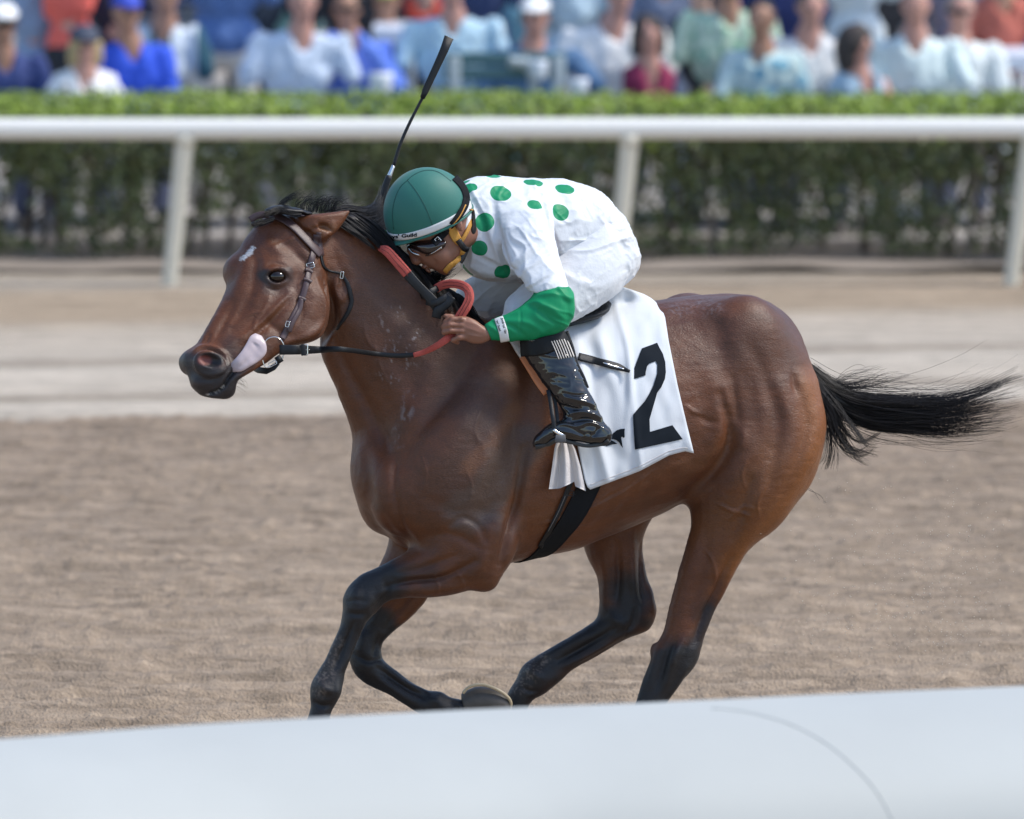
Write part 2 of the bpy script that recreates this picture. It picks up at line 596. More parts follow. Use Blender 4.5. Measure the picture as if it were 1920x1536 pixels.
# ------------------------------------------------------------------ the track
def dirt_mat():
    m, nt, b = new_mat('track sand')
    tc = node(nt, 'ShaderNodeTexCoord')
    sx = node(nt, 'ShaderNodeSeparateXYZ'); nt.links.new(tc.outputs['Object'], sx.inputs[0])
    # gentle waver of the bands
    mpn = node(nt, 'ShaderNodeMapping'); mpn.inputs['Scale'].default_value = (.35, 1.4, 1); nt.links.new(tc.outputs['Object'], mpn.inputs[0])
    n0 = node(nt, 'ShaderNodeTexNoise'); n0.inputs['Scale'].default_value = 1.0; n0.inputs['Detail'].default_value = 5; nt.links.new(mpn.outputs[0], n0.inputs[0])
    w = node(nt, 'ShaderNodeMath', operation='MULTIPLY_ADD'); nt.links.new(n0.outputs[0], w.inputs[0]); w.inputs[1].default_value = .35
    k = node(nt, 'ShaderNodeMath', operation='MULTIPLY_ADD'); nt.links.new(sx.outputs[0], k.inputs[0]); k.inputs[1].default_value = -.17; nt.links.new(sx.outputs[1], k.inputs[2])
    nt.links.new(k.outputs[0], w.inputs[2])
    mr = node(nt, 'ShaderNodeMapRange'); mr.inputs[1].default_value = 26; mr.inputs[2].default_value = 52; nt.links.new(w.outputs[0], mr.inputs[0])
    cr = node(nt, 'ShaderNodeValToRGB')
    e = cr.color_ramp.elements
    def pos(Y): return (Y - 26) / 26
    brown = (.385, .300, .222, 1); pale = (.60, .52, .425, 1); tan = (.46, .36, .26, 1); grey = (.49, .415, .33, 1)
    st = [(26, (.42, .33, .245, 1)), (33, brown), (41.15, (.345, .268, .202, 1)), (41.35, pale), (42.0, (.65, .57, .47, 1)), (42.25, (.40, .335, .265, 1)), (42.6, pale), (43.7, (.65, .57, .47, 1)), (43.95, (.38, .315, .25, 1)), (44.3, pale), (45.6, (.56, .475, .38, 1)), (46.3, (.45, .35, .25, 1)), (47.6, tan), (48.2, grey), (49.5, grey)]
    e[0].position = pos(st[0][0]); e[0].color = st[0][1]; e[1].position = pos(st[1][0]); e[1].color = st[1][1]
    for Y, c in st[2:]:
        q = e.new(pos(Y)); q.color = c
    nt.links.new(mr.outputs[0], cr.inputs[0])
    mp = node(nt, 'ShaderNodeMapping'); mp.inputs['Scale'].default_value = (1.6, 7, 5); nt.links.new(tc.outputs['Object'], mp.inputs[0])
    n1 = node(nt, 'ShaderNodeTexNoise'); n1.inputs['Scale'].default_value = 4.0; n1.inputs['Detail'].default_value = 9; n1.inputs['Roughness'].default_value = .65; nt.links.new(mp.outputs[0], n1.inputs[0])
    n2 = node(nt, 'ShaderNodeTexNoise'); n2.inputs['Scale'].default_value = 90; n2.inputs['Detail'].default_value = 4; nt.links.new(tc.outputs['Object'], n2.inputs[0])
    r1 = node(nt, 'ShaderNodeMapRange'); r1.inputs[1].default_value = .3; r1.inputs[2].default_value = .7; r1.inputs[3].default_value = .74; r1.inputs[4].default_value = 1.20; nt.links.new(n1.outputs[0], r1.inputs[0])
    r2 = node(nt, 'ShaderNodeMapRange'); r2.inputs[1].default_value = .3; r2.inputs[2].default_value = .7; r2.inputs[3].default_value = .86; r2.inputs[4].default_value = 1.14; nt.links.new(n2.outputs[0], r2.inputs[0])
    mm = node(nt, 'ShaderNodeMath', operation='MULTIPLY'); nt.links.new(r1.outputs[0], mm.inputs[0]); nt.links.new(r2.outputs[0], mm.inputs[1])
    mm2 = node(nt, 'ShaderNodeMath', operation='MULTIPLY'); nt.links.new(mm.outputs[0], mm2.inputs[0]); mm2.inputs[1].default_value = .885; mm = mm2
    mp5 = node(nt, 'ShaderNodeMapping'); mp5.inputs['Scale'].default_value = (1.5, 11, 1); nt.links.new(tc.outputs['Object'], mp5.inputs[0])
    n5 = node(nt, 'ShaderNodeTexNoise'); n5.inputs['Scale'].default_value = 1.0; n5.inputs['Detail'].default_value = 4; nt.links.new(mp5.outputs[0], n5.inputs[0])
    r5 = node(nt, 'ShaderNodeMapRange'); r5.inputs[1].default_value = .32; r5.inputs[2].default_value = .62; r5.inputs[3].default_value = .74; r5.inputs[4].default_value = 1.12; nt.links.new(n5.outputs[0], r5.inputs[0])
    mm3 = node(nt, 'ShaderNodeMath', operation='MULTIPLY'); nt.links.new(mm.outputs[0], mm3.inputs[0]); nt.links.new(r5.outputs[0], mm3.inputs[1]); mm = mm3
    sc_ = node(nt, 'ShaderNodeVectorMath', operation='SCALE'); nt.links.new(cr.outputs[0], sc_.inputs[0]); nt.links.new(mm.outputs[0], sc_.inputs['Scale'])
    nt.links.new(sc_.outputs[0], b.inputs['Base Color'])
    b.inputs['Roughness'].default_value = .95; b.inputs['Specular IOR Level'].default_value = .15
    bp = node(nt, 'ShaderNodeBump'); bp.inputs['Strength'].default_value = .9; bp.inputs['Distance'].default_value = .02
    nt.links.new(n2.outputs[0], bp.inputs['Height']); nt.links.new(bp.outputs[0], b.inputs['Normal'])
    return m
M['dirt'] = dirt_mat()
def grid_sheet(name, x0, x1, y0, y1, nx, ny, fn, mat, **kw):
    X, Y = np.meshgrid(np.linspace(x0, x1, nx), np.linspace(y0, y1, ny), indexing='ij')
    Z = fn(X, Y)
    V = np.stack([X, Y, Z], -1).reshape(-1, 3)
    I = np.arange(nx * ny).reshape(nx, ny)
    F = np.stack([I[:-1, :-1], I[1:, :-1], I[1:, 1:], I[:-1, 1:]], -1).reshape(-1, 4)
    return mesh_obj(name, V, F, mat, **kw)
def relief(X, Y):
    p = np.stack([X.ravel(), Y.ravel(), np.zeros(X.size)], 1)
    soft = smoothstep(41.6, 40.9, Y.ravel() - .17 * X.ravel())
    wv = fbm(p * np.array([1.3, 1.3, 1]), 2, 2)
    h = .006 * fbm(p * np.array([2.0, 2.4, 1]) + .5 * wv[:, None], 2, 5)
    c = 1 - np.abs(vnoise(p * np.array([7.5, 6.5, 1]) + .3 * wv[:, None], 8)) * 2
    h += .002 * c + .0045 * fbm(p * np.array([15, 22, 1]), 3, 11) + .015 * np.clip(vnoise(p * np.array([17, 30, 1]), 19) - .10, 0, 1)
    ph_ = (Y.ravel() - .10 * X.ravel() + .08 * wv + .022 * vnoise(p * np.array([4, 3, 1]), 31)) / .23
    h += (.017 + .011 * fbm(p * np.array([1.7, 3.0, 1]), 2, 33)) * (1 - 2 * np.abs((ph_ % 1) * 2 - 1)) + .006 * np.sin(ph_ * 2 * np.pi * 2.7 + 2 * wv)
    h = h * (soft * 1.0 + .18)
    ed = smoothstep(0, .5, np.minimum(np.minimum(p[:, 0] + 6, 6 - p[:, 0]), np.minimum(p[:, 1] - 27, 50 - p[:, 1])))
    return ((h - .02) * ed - .05 * (1 - ed)).reshape(X.shape)
grid_sheet('track', -6, 6, 27, 50, 860, 900, relief, M['dirt'], kind='structure')
big = 1500
V = [(-big, -200, -.06), (big, -200, -.06), (big, 2500, -.06), (-big, 2500, -.06)]
mesh_obj('ground', V, [(0, 1, 2, 3)], M['dirt'], kind='structure', smooth=False)
M['concrete'] = simple('apron concrete', (.40, .37, .34), .85, noise=.12, scale=3, bump=.2, bscale=60)
mesh_obj('pavement', [(-60, 50.3, .0), (60, 50.3, .0), (60, 90, .0), (-60, 90, .0), (-60, 50.3, -.1), (60, 50.3, -.1)], [(0, 1, 2, 3), (4, 5, 1, 0)], M['concrete'], kind='structure', smooth=False)
# sand thrown up behind the hooves
gr = []
gF = []
for i in range(520):
    px = rnd.triangular(1420, 1915, 1800); py = rnd.triangular(860, 1270, 1180)
    p = S(px, py, rnd.uniform(-.1, .8)); r = rnd.uniform(.0012, .0032)
    o_ = len(gr)
    for d in ((1, 0, 0), (-1, 0, 0), (0, 1, 0), (0, -1, 0), (0, 0, 1), (0, 0, -1)):
        gr.append(p + np.array(d) * r * rnd.uniform(.7, 1.3))
    for a, b_, c_ in ((0, 2, 4), (2, 1, 4), (1, 3, 4), (3, 0, 4), (2, 0, 5), (1, 2, 5), (3, 1, 5), (0, 3, 5)):
        gF.append((o_ + a, o_ + b_, o_ + c_))
mesh_obj('flying_sand', np.array(gr), gF, simple('sand grain', (.5, .43, .36), .9), wpts=True, smooth=False, kind='stuff', label='sand grains thrown up behind the horse', cat='sand')
# ------------------------------------------------------------------ running rails
M['rail'] = simple('white rail paint', (.82, .80, .75), .38, noise=.03, scale=2, bump=.03, bscale=40)
M['post'] = simple('cream post paint', (.66, .61, .50), .5, noise=.08, scale=6)
def wtube(P, r, n=14, sub=4):
    return tube([np.array(p, float) for p in P], r, n, sub)
YR = FPX / 336 * 1.0
zt = at(960, 221, YR).z
ra = empty('running_rail', (0, YR, 0), 'white outer running rail with leaning cream posts before the hedge', 'rail')
V, F = wtube([(-18, YR, zt - .062), (-3, YR, zt - .062), (3, YR + .02, zt - .059), (18, YR + .1, zt - .056)], .058, 20)
mesh_obj('top_rail', V, F, M['rail'], ra)
for tx, bx in ((-3000, -3024), (-2160, -2184), (-1325, -1349), (-490, -512), (347, 319), (1181, 1153), (1934, 1897), (2760, 2720), (3590, 3552), (4420, 4380), (5250, 5212)):
    t = at(tx, 258, YR); b_ = at(bx, 535, YR)
    P = [(b_.x, YR + .0, -.15), (b_.x, YR, .0), (b_.x * .4 + t.x * .6, YR + .005, t.z * .6), (t.x, YR, t.z)]
    V, F = wtube(P, [.044, .044, .050, .054], 14, 4)
    mesh_obj('post', V, F, M['post'], ra)
    P = [(t.x, YR, t.z - .05), (t.x, YR - .002, t.z + .02)]
    V, F = wtube(P, .057, 14, 2)
    mesh_obj('bracket', V, F, M['post'], ra)
# inner rail, seen from above and close to the lens, with its wide sloping cover
ZN = 1.05
edge = []
for (x, y) in ((-260, 1403), (0, 1386), (320, 1362), (576, 1347), (900, 1330), (1190, 1319), (1560, 1302), (1920, 1287), (2200, 1277)):
    u = 768 - y
    dz = u * _c - FPX * _s
    t = (ZN - CAMH) / dz
    edge.append(((x - 960) * t, (u * _s + FPX * _c) * t))
edge = np.array(edge)
d0 = edge[0] - edge[1]; d1 = edge[-1] - edge[-2]
edge = np.vstack([edge[0] + d0 * 12, edge[0] + d0 * 5, edge, edge[-1] + d1 * 5, edge[-1] + d1 * 12])
E2 = spline(edge, 10)
prof = [(.02, -.26), (.0, -.20), (-.012, -.08), (-.010, -.03), (.0, -.008), (.02, .003), (.05, .006), (.10, .001), (.18, -.012), (.28, -.036), (.38, -.072), (.48, -.122), (.57, -.19), (.63, -.28), (.65, -.36), (.64, -.40), (.62, -.36), (.56, -.24), (.3, -.09), (.1, -.05)]
tan = np.gradient(E2, axis=0); tan /= np.linalg.norm(tan, axis=1)[:, None]
nrm = np.stack([tan[:, 1], -tan[:, 0]], 1); nrm = np.where((nrm[:, 1] > 0)[:, None], -nrm, nrm)
PR = spline(prof + [prof[0]], 3)[:-1]
k = len(PR); V = []
for i in range(len(E2)):
    for o_, z in PR: V.append((E2[i, 0] + nrm[i, 0] * o_, E2[i, 1] + nrm[i, 1] * o_, ZN + z))
F = []
for i in range(len(E2) - 1):
    for j in range(k): F.append((i * k + j, i * k + (j + 1) % k, (i + 1) * k + (j + 1) % k, (i + 1) * k + j))
nr_ = empty('inner_rail', (0, edge[6][1], 0), 'broad white rail cover running across the foreground, out of focus', 'rail')
M['cover'] = simple('white rail cover', (.44, .455, .44), .6, spec=.2, noise=.09, scale=1.6, bump=.02, bscale=30)
mesh_obj('rail_cover', V, F, M['cover'], nr_)
Vc = np.array(V)
rB = bvh_of(Vc, F)
seam = []
C0 = Vector((0, 0, CAMH))
for (x, y) in ((1335, 1329), (1390, 1334), (1440, 1345), (1490, 1362), (1545, 1392), (1595, 1432), (1640, 1480), (1672, 1536), (1690, 1580)):
    d = (at(x, y, 24) - C0).normalized()
    r = rB.ray_cast(C0, d)
    if r[0] is not None: seam.append(np.array(r[0] + r[1] * .001))
V, F = tube(seam, .0016, 8, 5)
M['seam_grey'] = simple('rail cover joint', (.435, .45, .435), .6)  # close to the cover colour; marks the panel overlap
mesh_obj('joint', V, F, M['seam_grey'], nr_)
for x in (-2.0, 1.4):
    i = int(np.argmin(np.abs(E2[:, 0] - x)))
    q = E2[i] + nrm[i] * .42
    V, F = wtube([(q[0], q[1], -.1), (q[0], q[1], .5), (q[0] - nrm[i][0] * .15, q[1] - nrm[i][1] * .15, .92)], .05, 12)
    mesh_obj('post', V, F, M['post'], nr_)
# ------------------------------------------------------------------ hedge behind the rail
HY0, HY1 = 48.75, 50.15
hd_ = empty('hedge', (0, HY0, 0), 'clipped green hedge with bare shaded stems behind the white rail', 'hedge')
def leaves(n, pos, size, up, seed, jit=.9):
    r = np.random.default_rng(seed)
    a = r.normal(size=(n, 3)); a[:, 2] *= .6
    nn = up + a * jit; nn /= np.linalg.norm(nn, axis=1)[:, None]
    t = np.cross(nn, r.normal(size=(n, 3))); t /= np.linalg.norm(t, axis=1)[:, None]
    b_ = np.cross(nn, t)
    L = (size * r.uniform(.6, 1.3, n))[:, None]
    W = L * .42
    p0 = pos - t * L; p1 = pos + b_ * W + nn * L * .12; p2 = pos + t * L; p3 = pos - b_ * W + nn * L * .12
    V = np.stack([p0, p1, p2, p3], 1).reshape(-1, 3)
    F = np.arange(n * 4).reshape(n, 4)
    F = np.concatenate([F[:, [0, 1, 2]], F[:, [0, 2, 3]]])
    return V, F
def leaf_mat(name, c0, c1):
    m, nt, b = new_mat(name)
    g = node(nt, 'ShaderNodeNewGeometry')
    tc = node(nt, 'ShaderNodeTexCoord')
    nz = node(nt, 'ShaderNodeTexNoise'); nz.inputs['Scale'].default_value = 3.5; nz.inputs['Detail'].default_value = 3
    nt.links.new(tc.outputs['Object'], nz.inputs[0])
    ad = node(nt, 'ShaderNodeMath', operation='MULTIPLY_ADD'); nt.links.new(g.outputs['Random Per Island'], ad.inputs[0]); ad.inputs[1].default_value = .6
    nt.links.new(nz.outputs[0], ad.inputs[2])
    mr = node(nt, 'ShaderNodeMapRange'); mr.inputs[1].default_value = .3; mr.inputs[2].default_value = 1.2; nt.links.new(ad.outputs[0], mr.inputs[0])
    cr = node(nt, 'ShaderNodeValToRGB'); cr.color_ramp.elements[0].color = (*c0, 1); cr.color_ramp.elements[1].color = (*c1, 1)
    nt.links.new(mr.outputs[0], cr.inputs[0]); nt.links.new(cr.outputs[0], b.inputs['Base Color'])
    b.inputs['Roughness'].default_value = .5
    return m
lm_top = leaf_mat('painted lit hedge leaf', (.10, .155, .022), (.38, .50, .065))  # brighter leaf colour for the top; its lit look is painted in
lm_side = leaf_mat('painted shade hedge leaf', (.030, .036, .017), (.125, .155, .045))  # darker leaf colour for front and inside; shade painted in
r = np.random.default_rng(5)
def top_z(x, y): return .79 + .10 * (y - HY0) / (HY1 - HY0) + .022 * vnoise(np.stack([x * 2.2, y * 3, x * 0], 1), 3) + .012 * vnoise(np.stack([x * 9, y * 9, x * 0], 1), 4)
n = 70000
x = r.uniform(-12, 12, n); y = r.uniform(HY0 - .03, HY1 + .03, n)
P = np.stack([x, y, top_z(x, y) - np.abs(r.normal(size=n)) * .035], 1)
V, F = leaves(n, P, .024, np.array([0, -.1, 1.0]), 6)
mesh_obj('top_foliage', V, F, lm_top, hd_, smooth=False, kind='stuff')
n = 58000
x = r.uniform(-12, 12, n); dpt = np.abs(r.normal(size=n)) * .16; y = HY0 + dpt
z = r.uniform(.05, .80, n)
den = 1.5 * vnoise(np.stack([x * 3.6, z * 5, x * 0], 1), 13) + .8 * vnoise(np.stack([x * 9, z * 9, x * 0 + 4], 1), 14) + .80 + (z - .30) * 1.3
k = (den > r.uniform(.0, 1.15, n)) 
P = np.stack([x, y, z], 1)[k]
V, F = leaves(len(P), P, .028, np.array([0, -.8, .5]), 8)
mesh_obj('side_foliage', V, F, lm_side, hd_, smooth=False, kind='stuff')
n = 30000
x = r.uniform(-12, 12, n); y = r.uniform(HY0 + .2, HY1, n); z = .40 + .42 * r.uniform(0, 1, n) ** .8
P = np.stack([x, y, z], 1)
V, F = leaves(len(P), P, .042, np.array([0, -.3, .5]), 9)
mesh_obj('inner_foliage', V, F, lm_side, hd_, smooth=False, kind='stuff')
M['bark'] = simple('hedge stem bark', (.12, .095, .075), .9, noise=.35, scale=12, bump=.5, bscale=60)
M['bark_pale'] = simple('pale bare stem', (.20, .17, .14), .9, noise=.25, scale=12, bump=.5, bscale=60)  # paler bark colour for some of the stems
xx = -11.8
k = 0
while xx < 11.8:
    y = HY0 + rnd.uniform(.05, .8)
    h = rnd.uniform(.5, .75)
    lean = rnd.uniform(-.16, .16)
    P = [(xx, y, -.1), (xx + lean * .3, y, h * .35), (xx + lean * .7 + rnd.uniform(-.03, .03), y + .02, h * .7), (xx + lean, y, h)]
    a = tube([np.array(p) for p in P], [rnd.uniform(.018, .032), .016, .010], 7, 3)
    L = [a]
    for q in range(4):
        t = rnd.uniform(.3, .9); s0 = np.array(P[0]) * (1 - t) + np.array(P[-1]) * t
        e = s0 + np.array([rnd.uniform(-.22, .22), rnd.uniform(-.1, .1), rnd.uniform(.1, .28)])
        L.append(tube([s0, (s0 + e) / 2 + np.array([0, 0, .02]), e], [.009, .005], 5, 2))
    V, F = joined(L)
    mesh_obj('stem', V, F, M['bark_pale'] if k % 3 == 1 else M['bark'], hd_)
    xx += rnd.uniform(.09, .24); k += 1
# the soil bed under it
M['soil'] = simple('dry soil bed', (.27, .225, .185), .95, noise=.25, scale=3, bump=.6, bscale=40)
grid_sheet('soil', -20, 20, 48.3, 50.3, 160, 40, lambda X, Y: .015 + .02 * vnoise(np.stack([X.ravel() * 3, Y.ravel() * 3, X.ravel() * 0], 1), 3).reshape(X.shape), M['soil'], kind='structure')
# ------------------------------------------------------------------ spectators beyond the hedge
_cm = {}
def cm(rgb, rough=.8, pat=None):
    key = (tuple(rgb), pat)
    if key in _cm: return _cm[key]
    m = simple('cloth %d' % len(_cm), tuple(min(.82, c * 1.15 + .01) for c in rgb), rough, noise=.06, scale=8)
    if pat:
        nt = m.node_tree; b = nt.nodes['Principled BSDF']
        tc = node(nt, 'ShaderNodeTexCoord')
        if pat[0] == 'spots':
            vo = node(nt, 'ShaderNodeTexVoronoi'); vo.inputs['Scale'].default_value = pat[2]; nt.links.new(tc.outputs['Object'], vo.inputs[0])
            lt = node(nt, 'ShaderNodeMath', operation='LESS_THAN'); nt.links.new(vo.outputs['Distance'], lt.inputs[0]); lt.inputs[1].default_value = .38
        else:
            wv = node(nt, 'ShaderNodeTexWave'); wv.inputs['Scale'].default_value = pat[2]; wv.inputs['Distortion'].default_value = .6; nt.links.new(tc.outputs['Object'], wv.inputs[0])
            if pat[0] == 'stripes': wv.bands_direction = 'Z'
            lt = node(nt, 'ShaderNodeMath', operation='GREATER_THAN'); nt.links.new(wv.outputs['Fac'], lt.inputs[0]); lt.inputs[1].default_value = .6
        mx = node(nt, 'ShaderNodeMix', data_type='RGBA'); mx.inputs[6].default_value = (*rgb, 1); mx.inputs[7].default_value = (*pat[1], 1)
        nt.links.new(lt.outputs[0], mx.inputs[0]); nt.links.new(mx.outputs[2], b.inputs['Base Color'])
    _cm[key] = m
    return m
SKIN = {'pink': (.46, .24, .19), 'fair': (.50, .31, .24), 'tan': (.36, .19, .125), 'brown': (.20, .105, .065)}
eyeV, eyeF = sphere((0, 0, 0), (.013, .010, .009), 6, 8)
eye_me = None
def spectator(label, px, py, Y=51.3, shirt=(.5, .5, .5), pants=(.1, .12, .2), skin='fair', hair=(.03, .02, .015), hairstyle='short', hat=None, stand=False, wd=1.0, arms=('lap', 'lap'), sleeve='short', lean=0.0, turn=0.0, glasses=False, pat=None, scale=1.0, skirt=False, dx=0.0, bag=None):
    global eye_me
    hc = at(px, py, Y)                     # head centre
    if dx == 0: dx = rnd.uniform(-.07, .07)
    if turn == 0: turn = rnd.uniform(-.55, .55)
    vx = .018
    H = np.array([hc.x, Y - .05, hc.z])
    nk = H + np.array([-dx * .2, .03, -.17 * scale])
    if stand:
        hip = np.array([H[0] - dx, Y + .04, max(.82, nk[2] - .60 * scale)])
    else:
        hip = np.array([H[0] - dx, Y + .02 + lean * .3, .55])
        nk[1] -= lean * .25; H[1] -= lean * .35
    ch = nk * .62 + hip * .38
    sh = [nk + np.array([s * .185 * wd * scale, .02, -.075 * scale]) for s in (-1, 1)]
    gz = .0
    legs = []
    for s in (-1, 1):
        h_ = hip + np.array([s * .095 * wd, 0, 0])
        if stand:
            legs.append([h_, np.array([h_[0] + s * .02, Y - .02, .48]), np.array([h_[0] + s * .03, Y + .04, .09])])
        else:
            legs.append([h_, np.array([h_[0] + s * .06, Y - .42, .53]), np.array([h_[0] + s * .05, Y - .36, .09])])
    armp = []
    for s, kd, s0 in ((-1, arms[0], sh[0]), (1, arms[1], sh[1])):
        if kd == 'lap': e, h = s0 + np.array([s * .07, -.06, -.27 * scale]), np.array([H[0] - dx + s * .09, Y - .32, .66])
        elif kd == 'rest': e, h = s0 + np.array([s * .09, -.10, -.26 * scale]), np.array([H[0] - dx + s * .05, Y - .40, .92])
        elif kd == 'wide': e, h = s0 + np.array([s * .20, -.10, -.20]), s0 + np.array([s * .36, -.28, -.36])
        elif kd == 'face': e, h = s0 + np.array([s * .08, -.16, -.22]), H + np.array([s * .05, -.16, -.10])
        elif kd == 'cup': e, h = s0 + np.array([s * .07, -.08, -.26]), s0 + np.array([-s * .03, -.34, -.20])
        elif kd == 'cross': e, h = s0 + np.array([s * .07, -.10, -.26]), s0 + np.array([-s * .16, -.26, -.22])
        elif kd == 'up': e, h = s0 + np.array([s * .16, -.12, -.12]), s0 + np.array([s * .14, -.22, .16])
        else: e, h = s0 + np.array([s * .06, .0, -.29]), s0 + np.array([s * .07, -.06, -.54])
        armp.append((s0, e, h))
    pts = np.array([H, hip] + [q for a in armp for q in a] + [q for l in legs for q in l])
    lo, hi = pts.min(0) - .22, pts.max(0) + .26
    lo[2] = -.02
    f = Field(lo, hi, vx)
    k = scale
    # head: cranium, jaw, nose, ears, neck
    c_, s__ = math.cos(turn), math.sin(turn)
    fr = np.array([s__, -c_, 0]); sd2 = np.array([c_, s__, 0])
    f.ell(H + np.array([0, 0, .025 * k]), (.078 * k, .092 * k, .095 * k), .02)
    f.ell(H + fr * .02 + np.array([0, 0, -.055 * k]), (.056 * k, .062 * k, .068 * k), .03)
    f.ell(H + fr * .098 * k + np.array([0, 0, -.012]), (.016, .022, .026), .012)
    for s in (-1, 1): f.ell(H + sd2 * s * .080 * k, (.014, .02, .032), .006)
    f.cap(H + np.array([0, .02, -.08]), nk, .052 * k, .058 * k, .02)
    f.cap(nk, hip, .08, .10, .03)
    for a, e, h in armp:
        f.cap(a, e, .043 * k, .036 * k, .02); f.cap(e, h, .035 * k, .025 * k, .01)
        d = (h - e) / np.linalg.norm(h - e)
        side = np.cross(d, [0, 0, 1]); side /= np.linalg.norm(side) + 1e-9
        f.ell(h + d * .035, (.036, .036, .030), .012)
        for q in range(4):
            b0 = h + d * .05 + side * (q - 1.5) * .018
            f.cap(b0, b0 + d * .05 + np.array([0, -.005, -.02]), .0105, .009, .006)
        f.cap(h + d * .02 + side * .03, h + d * .055 + side * .05, .011, .009, .006)
    for a, b__, c__ in legs:
        f.cap(a, b__, .07, .052, .03); f.cap(b__, c__, .048, .036, .02)
    V, F = f.mesh(smooth=1)
    root = empty('person', (H[0], Y, 0), label, 'person', 'spectators beyond the hedge')
    mesh_obj('body', V, F, cm(SKIN[skin], .5), root)
    # shirt
    f = Field(lo, hi, vx)
    w = .165 * wd * k
    A = nk + np.array([0, .02, -.10 * k]); B = ch; 
    f.ell(A, (w * 1.12, .105, .10), .05)
    f.ell(B, (w * 1.05, .125 + .03 * (wd - 1), .20 * k), .06)
    f.ell(hip + np.array([0, 0, .08]), (w * (1.0 if wd > 1 else .92), .13 + .06 * (wd - 1), .16), .06)
    for a, e, h in armp:
        if sleeve == 'none': continue
        if sleeve == 'short': f.cap(a, a + (e - a) * .75, .064 * k, .060 * k, .03)
        else: f.cap(a, e, .062 * k, .05 * k, .03); f.cap(e, e + (h - e) * .88, .05 * k, .036 * k, .015)
    f.ell(nk + fr * .08 + np.array([0, 0, -.01]), (.050, .07, .105 if sleeve != 'none' else .17), .012, sub=True)
    f.half(hip + np.array([0, 0, -.06 if not skirt else -.02]), (0, 0, -1))
    V, F = f.mesh(smooth=1)
    N = normals(V, F); V = V + N * (.016 * vnoise(V * np.array([14, 14, 7]), 3) + .010 * vnoise(V * 30, 5))[:, None]
    mesh_obj('shirt', V, F, cm(shirt, .8, pat), root)
    # trousers or skirt
    f = Field(lo, hi, vx)
    f.ell(hip + np.array([0, .01, -.02]), (.155 * wd, .125, .12), .04)
    if skirt:
        f.cap(hip, hip + np.array([0, 0, -.40]), .15, .19, .04)
    for a, b__, c__ in legs:
        f.cap(a, b__, .088, .068, .04)
        if not skirt: f.cap(b__, b__ + (c__ - b__) * .9, .066, .056, .03)
    V, F = f.mesh(smooth=1)
    mesh_obj('skirt' if skirt else 'trousers', V, F, cm(pants), root)
    for a, b__, c__ in legs:
        f = Field(c__ - .2, c__ + .2, vx)
        f.cap(c__ + np.array([0, .02, -.03]), c__ + np.array([0, -.14, -.045]), .042, .034, .02)
        f.half(np.array([0, 0, .012]), (0, 0, -1))
        V, F = f.mesh(smooth=1)
        mesh_obj('shoe', V, F, cm((.09, .08, .075)), root)
    if hairstyle != 'bald':
        f = Field(H - .32, H + .25, vx)
        up = .030 * k
        big_ = {'short': 1.0, 'curly': 1.22, 'bob': 1.12, 'long': 1.14}[hairstyle]
        f.ell(H + np.array([0, .012, up]) - fr * .008, (.088 * k * big_, .100 * k * big_, .102 * k * (1 + (big_ - 1) * .6)), .02)
        if hairstyle in ('bob', 'long', 'curly'):
            dn = {'bob': .13, 'long': .22, 'curly': .15}[hairstyle]
            f.ell(H - fr * .035 + np.array([0, 0, -.04]), (.092 * k * big_, .07, dn), .03)
            for s in (-1, 1): f.cap(H + sd2 * s * .075, H + sd2 * s * .085 + np.array([0, 0, -dn * .75]), .032, .025, .02)
        f.ell(H + fr * .085 + np.array([0, 0, -.045]), (.070 * k, .07, .098 * k), .012, sub=True)
        V, F = f.mesh(smooth=1)
        N = normals(V, F); V = V + N * (.010 * vnoise(V * 26, 3))[:, None]
        mesh_obj('hair', V, F, cm(hair, .7), root)
    if hat is not None:
        f = Field(H - .25, H + .3, vx)
        f.ell(H + np.array([0, .004, .055]), (.098, .112, .085), .01)
        f.half(H + np.array([0, 0, .045]), (0, 0, -1))
        f.ell(H + fr * .115 + np.array([0, 0, .052]), (.075, .085, .014), .012)
        V, F = f.mesh(smooth=1)
        mesh_obj('cap', V, F, cm(hat, .7), root)
    if eye_me is None:
        eye_me = mesh_obj('eye', eyeV, eyeF, cm((.02, .015, .012), .3), root); e1 = eye_me
    else:
        e1 = eye_me.copy(); COL.objects.link(e1); e1.parent = root
    e2 = e1.copy(); COL.objects.link(e2); e2.parent = root
    for o, s in ((e1, -1), (e2, 1)):
        o.matrix_parent_inverse = Matrix()
        o.location = Vector(H + fr * .083 * k + sd2 * s * .031 * k + np.array([0, 0, .006])) - root.location
    if glasses:
        L = [sphere(H + fr * .094 * k + sd2 * s * .032 * k + np.array([0, 0, .008]), (.032, .014, .022), 8, 10) for s in (-1, 1)]
        L.append(tube([H + sd2 * -.09 + np.array([0, 0, .015]), H + fr * .095 + sd2 * -.04 + np.array([0, 0, .015]), H + fr * .095 + sd2 * .04 + np.array([0, 0, .015]), H + sd2 * .09 + np.array([0, 0, .015])], .005, 6, 3))
        V, F = joined(L)
        mesh_obj('sunglasses', V, F, M['plastic_black'], root)
    return root, armp

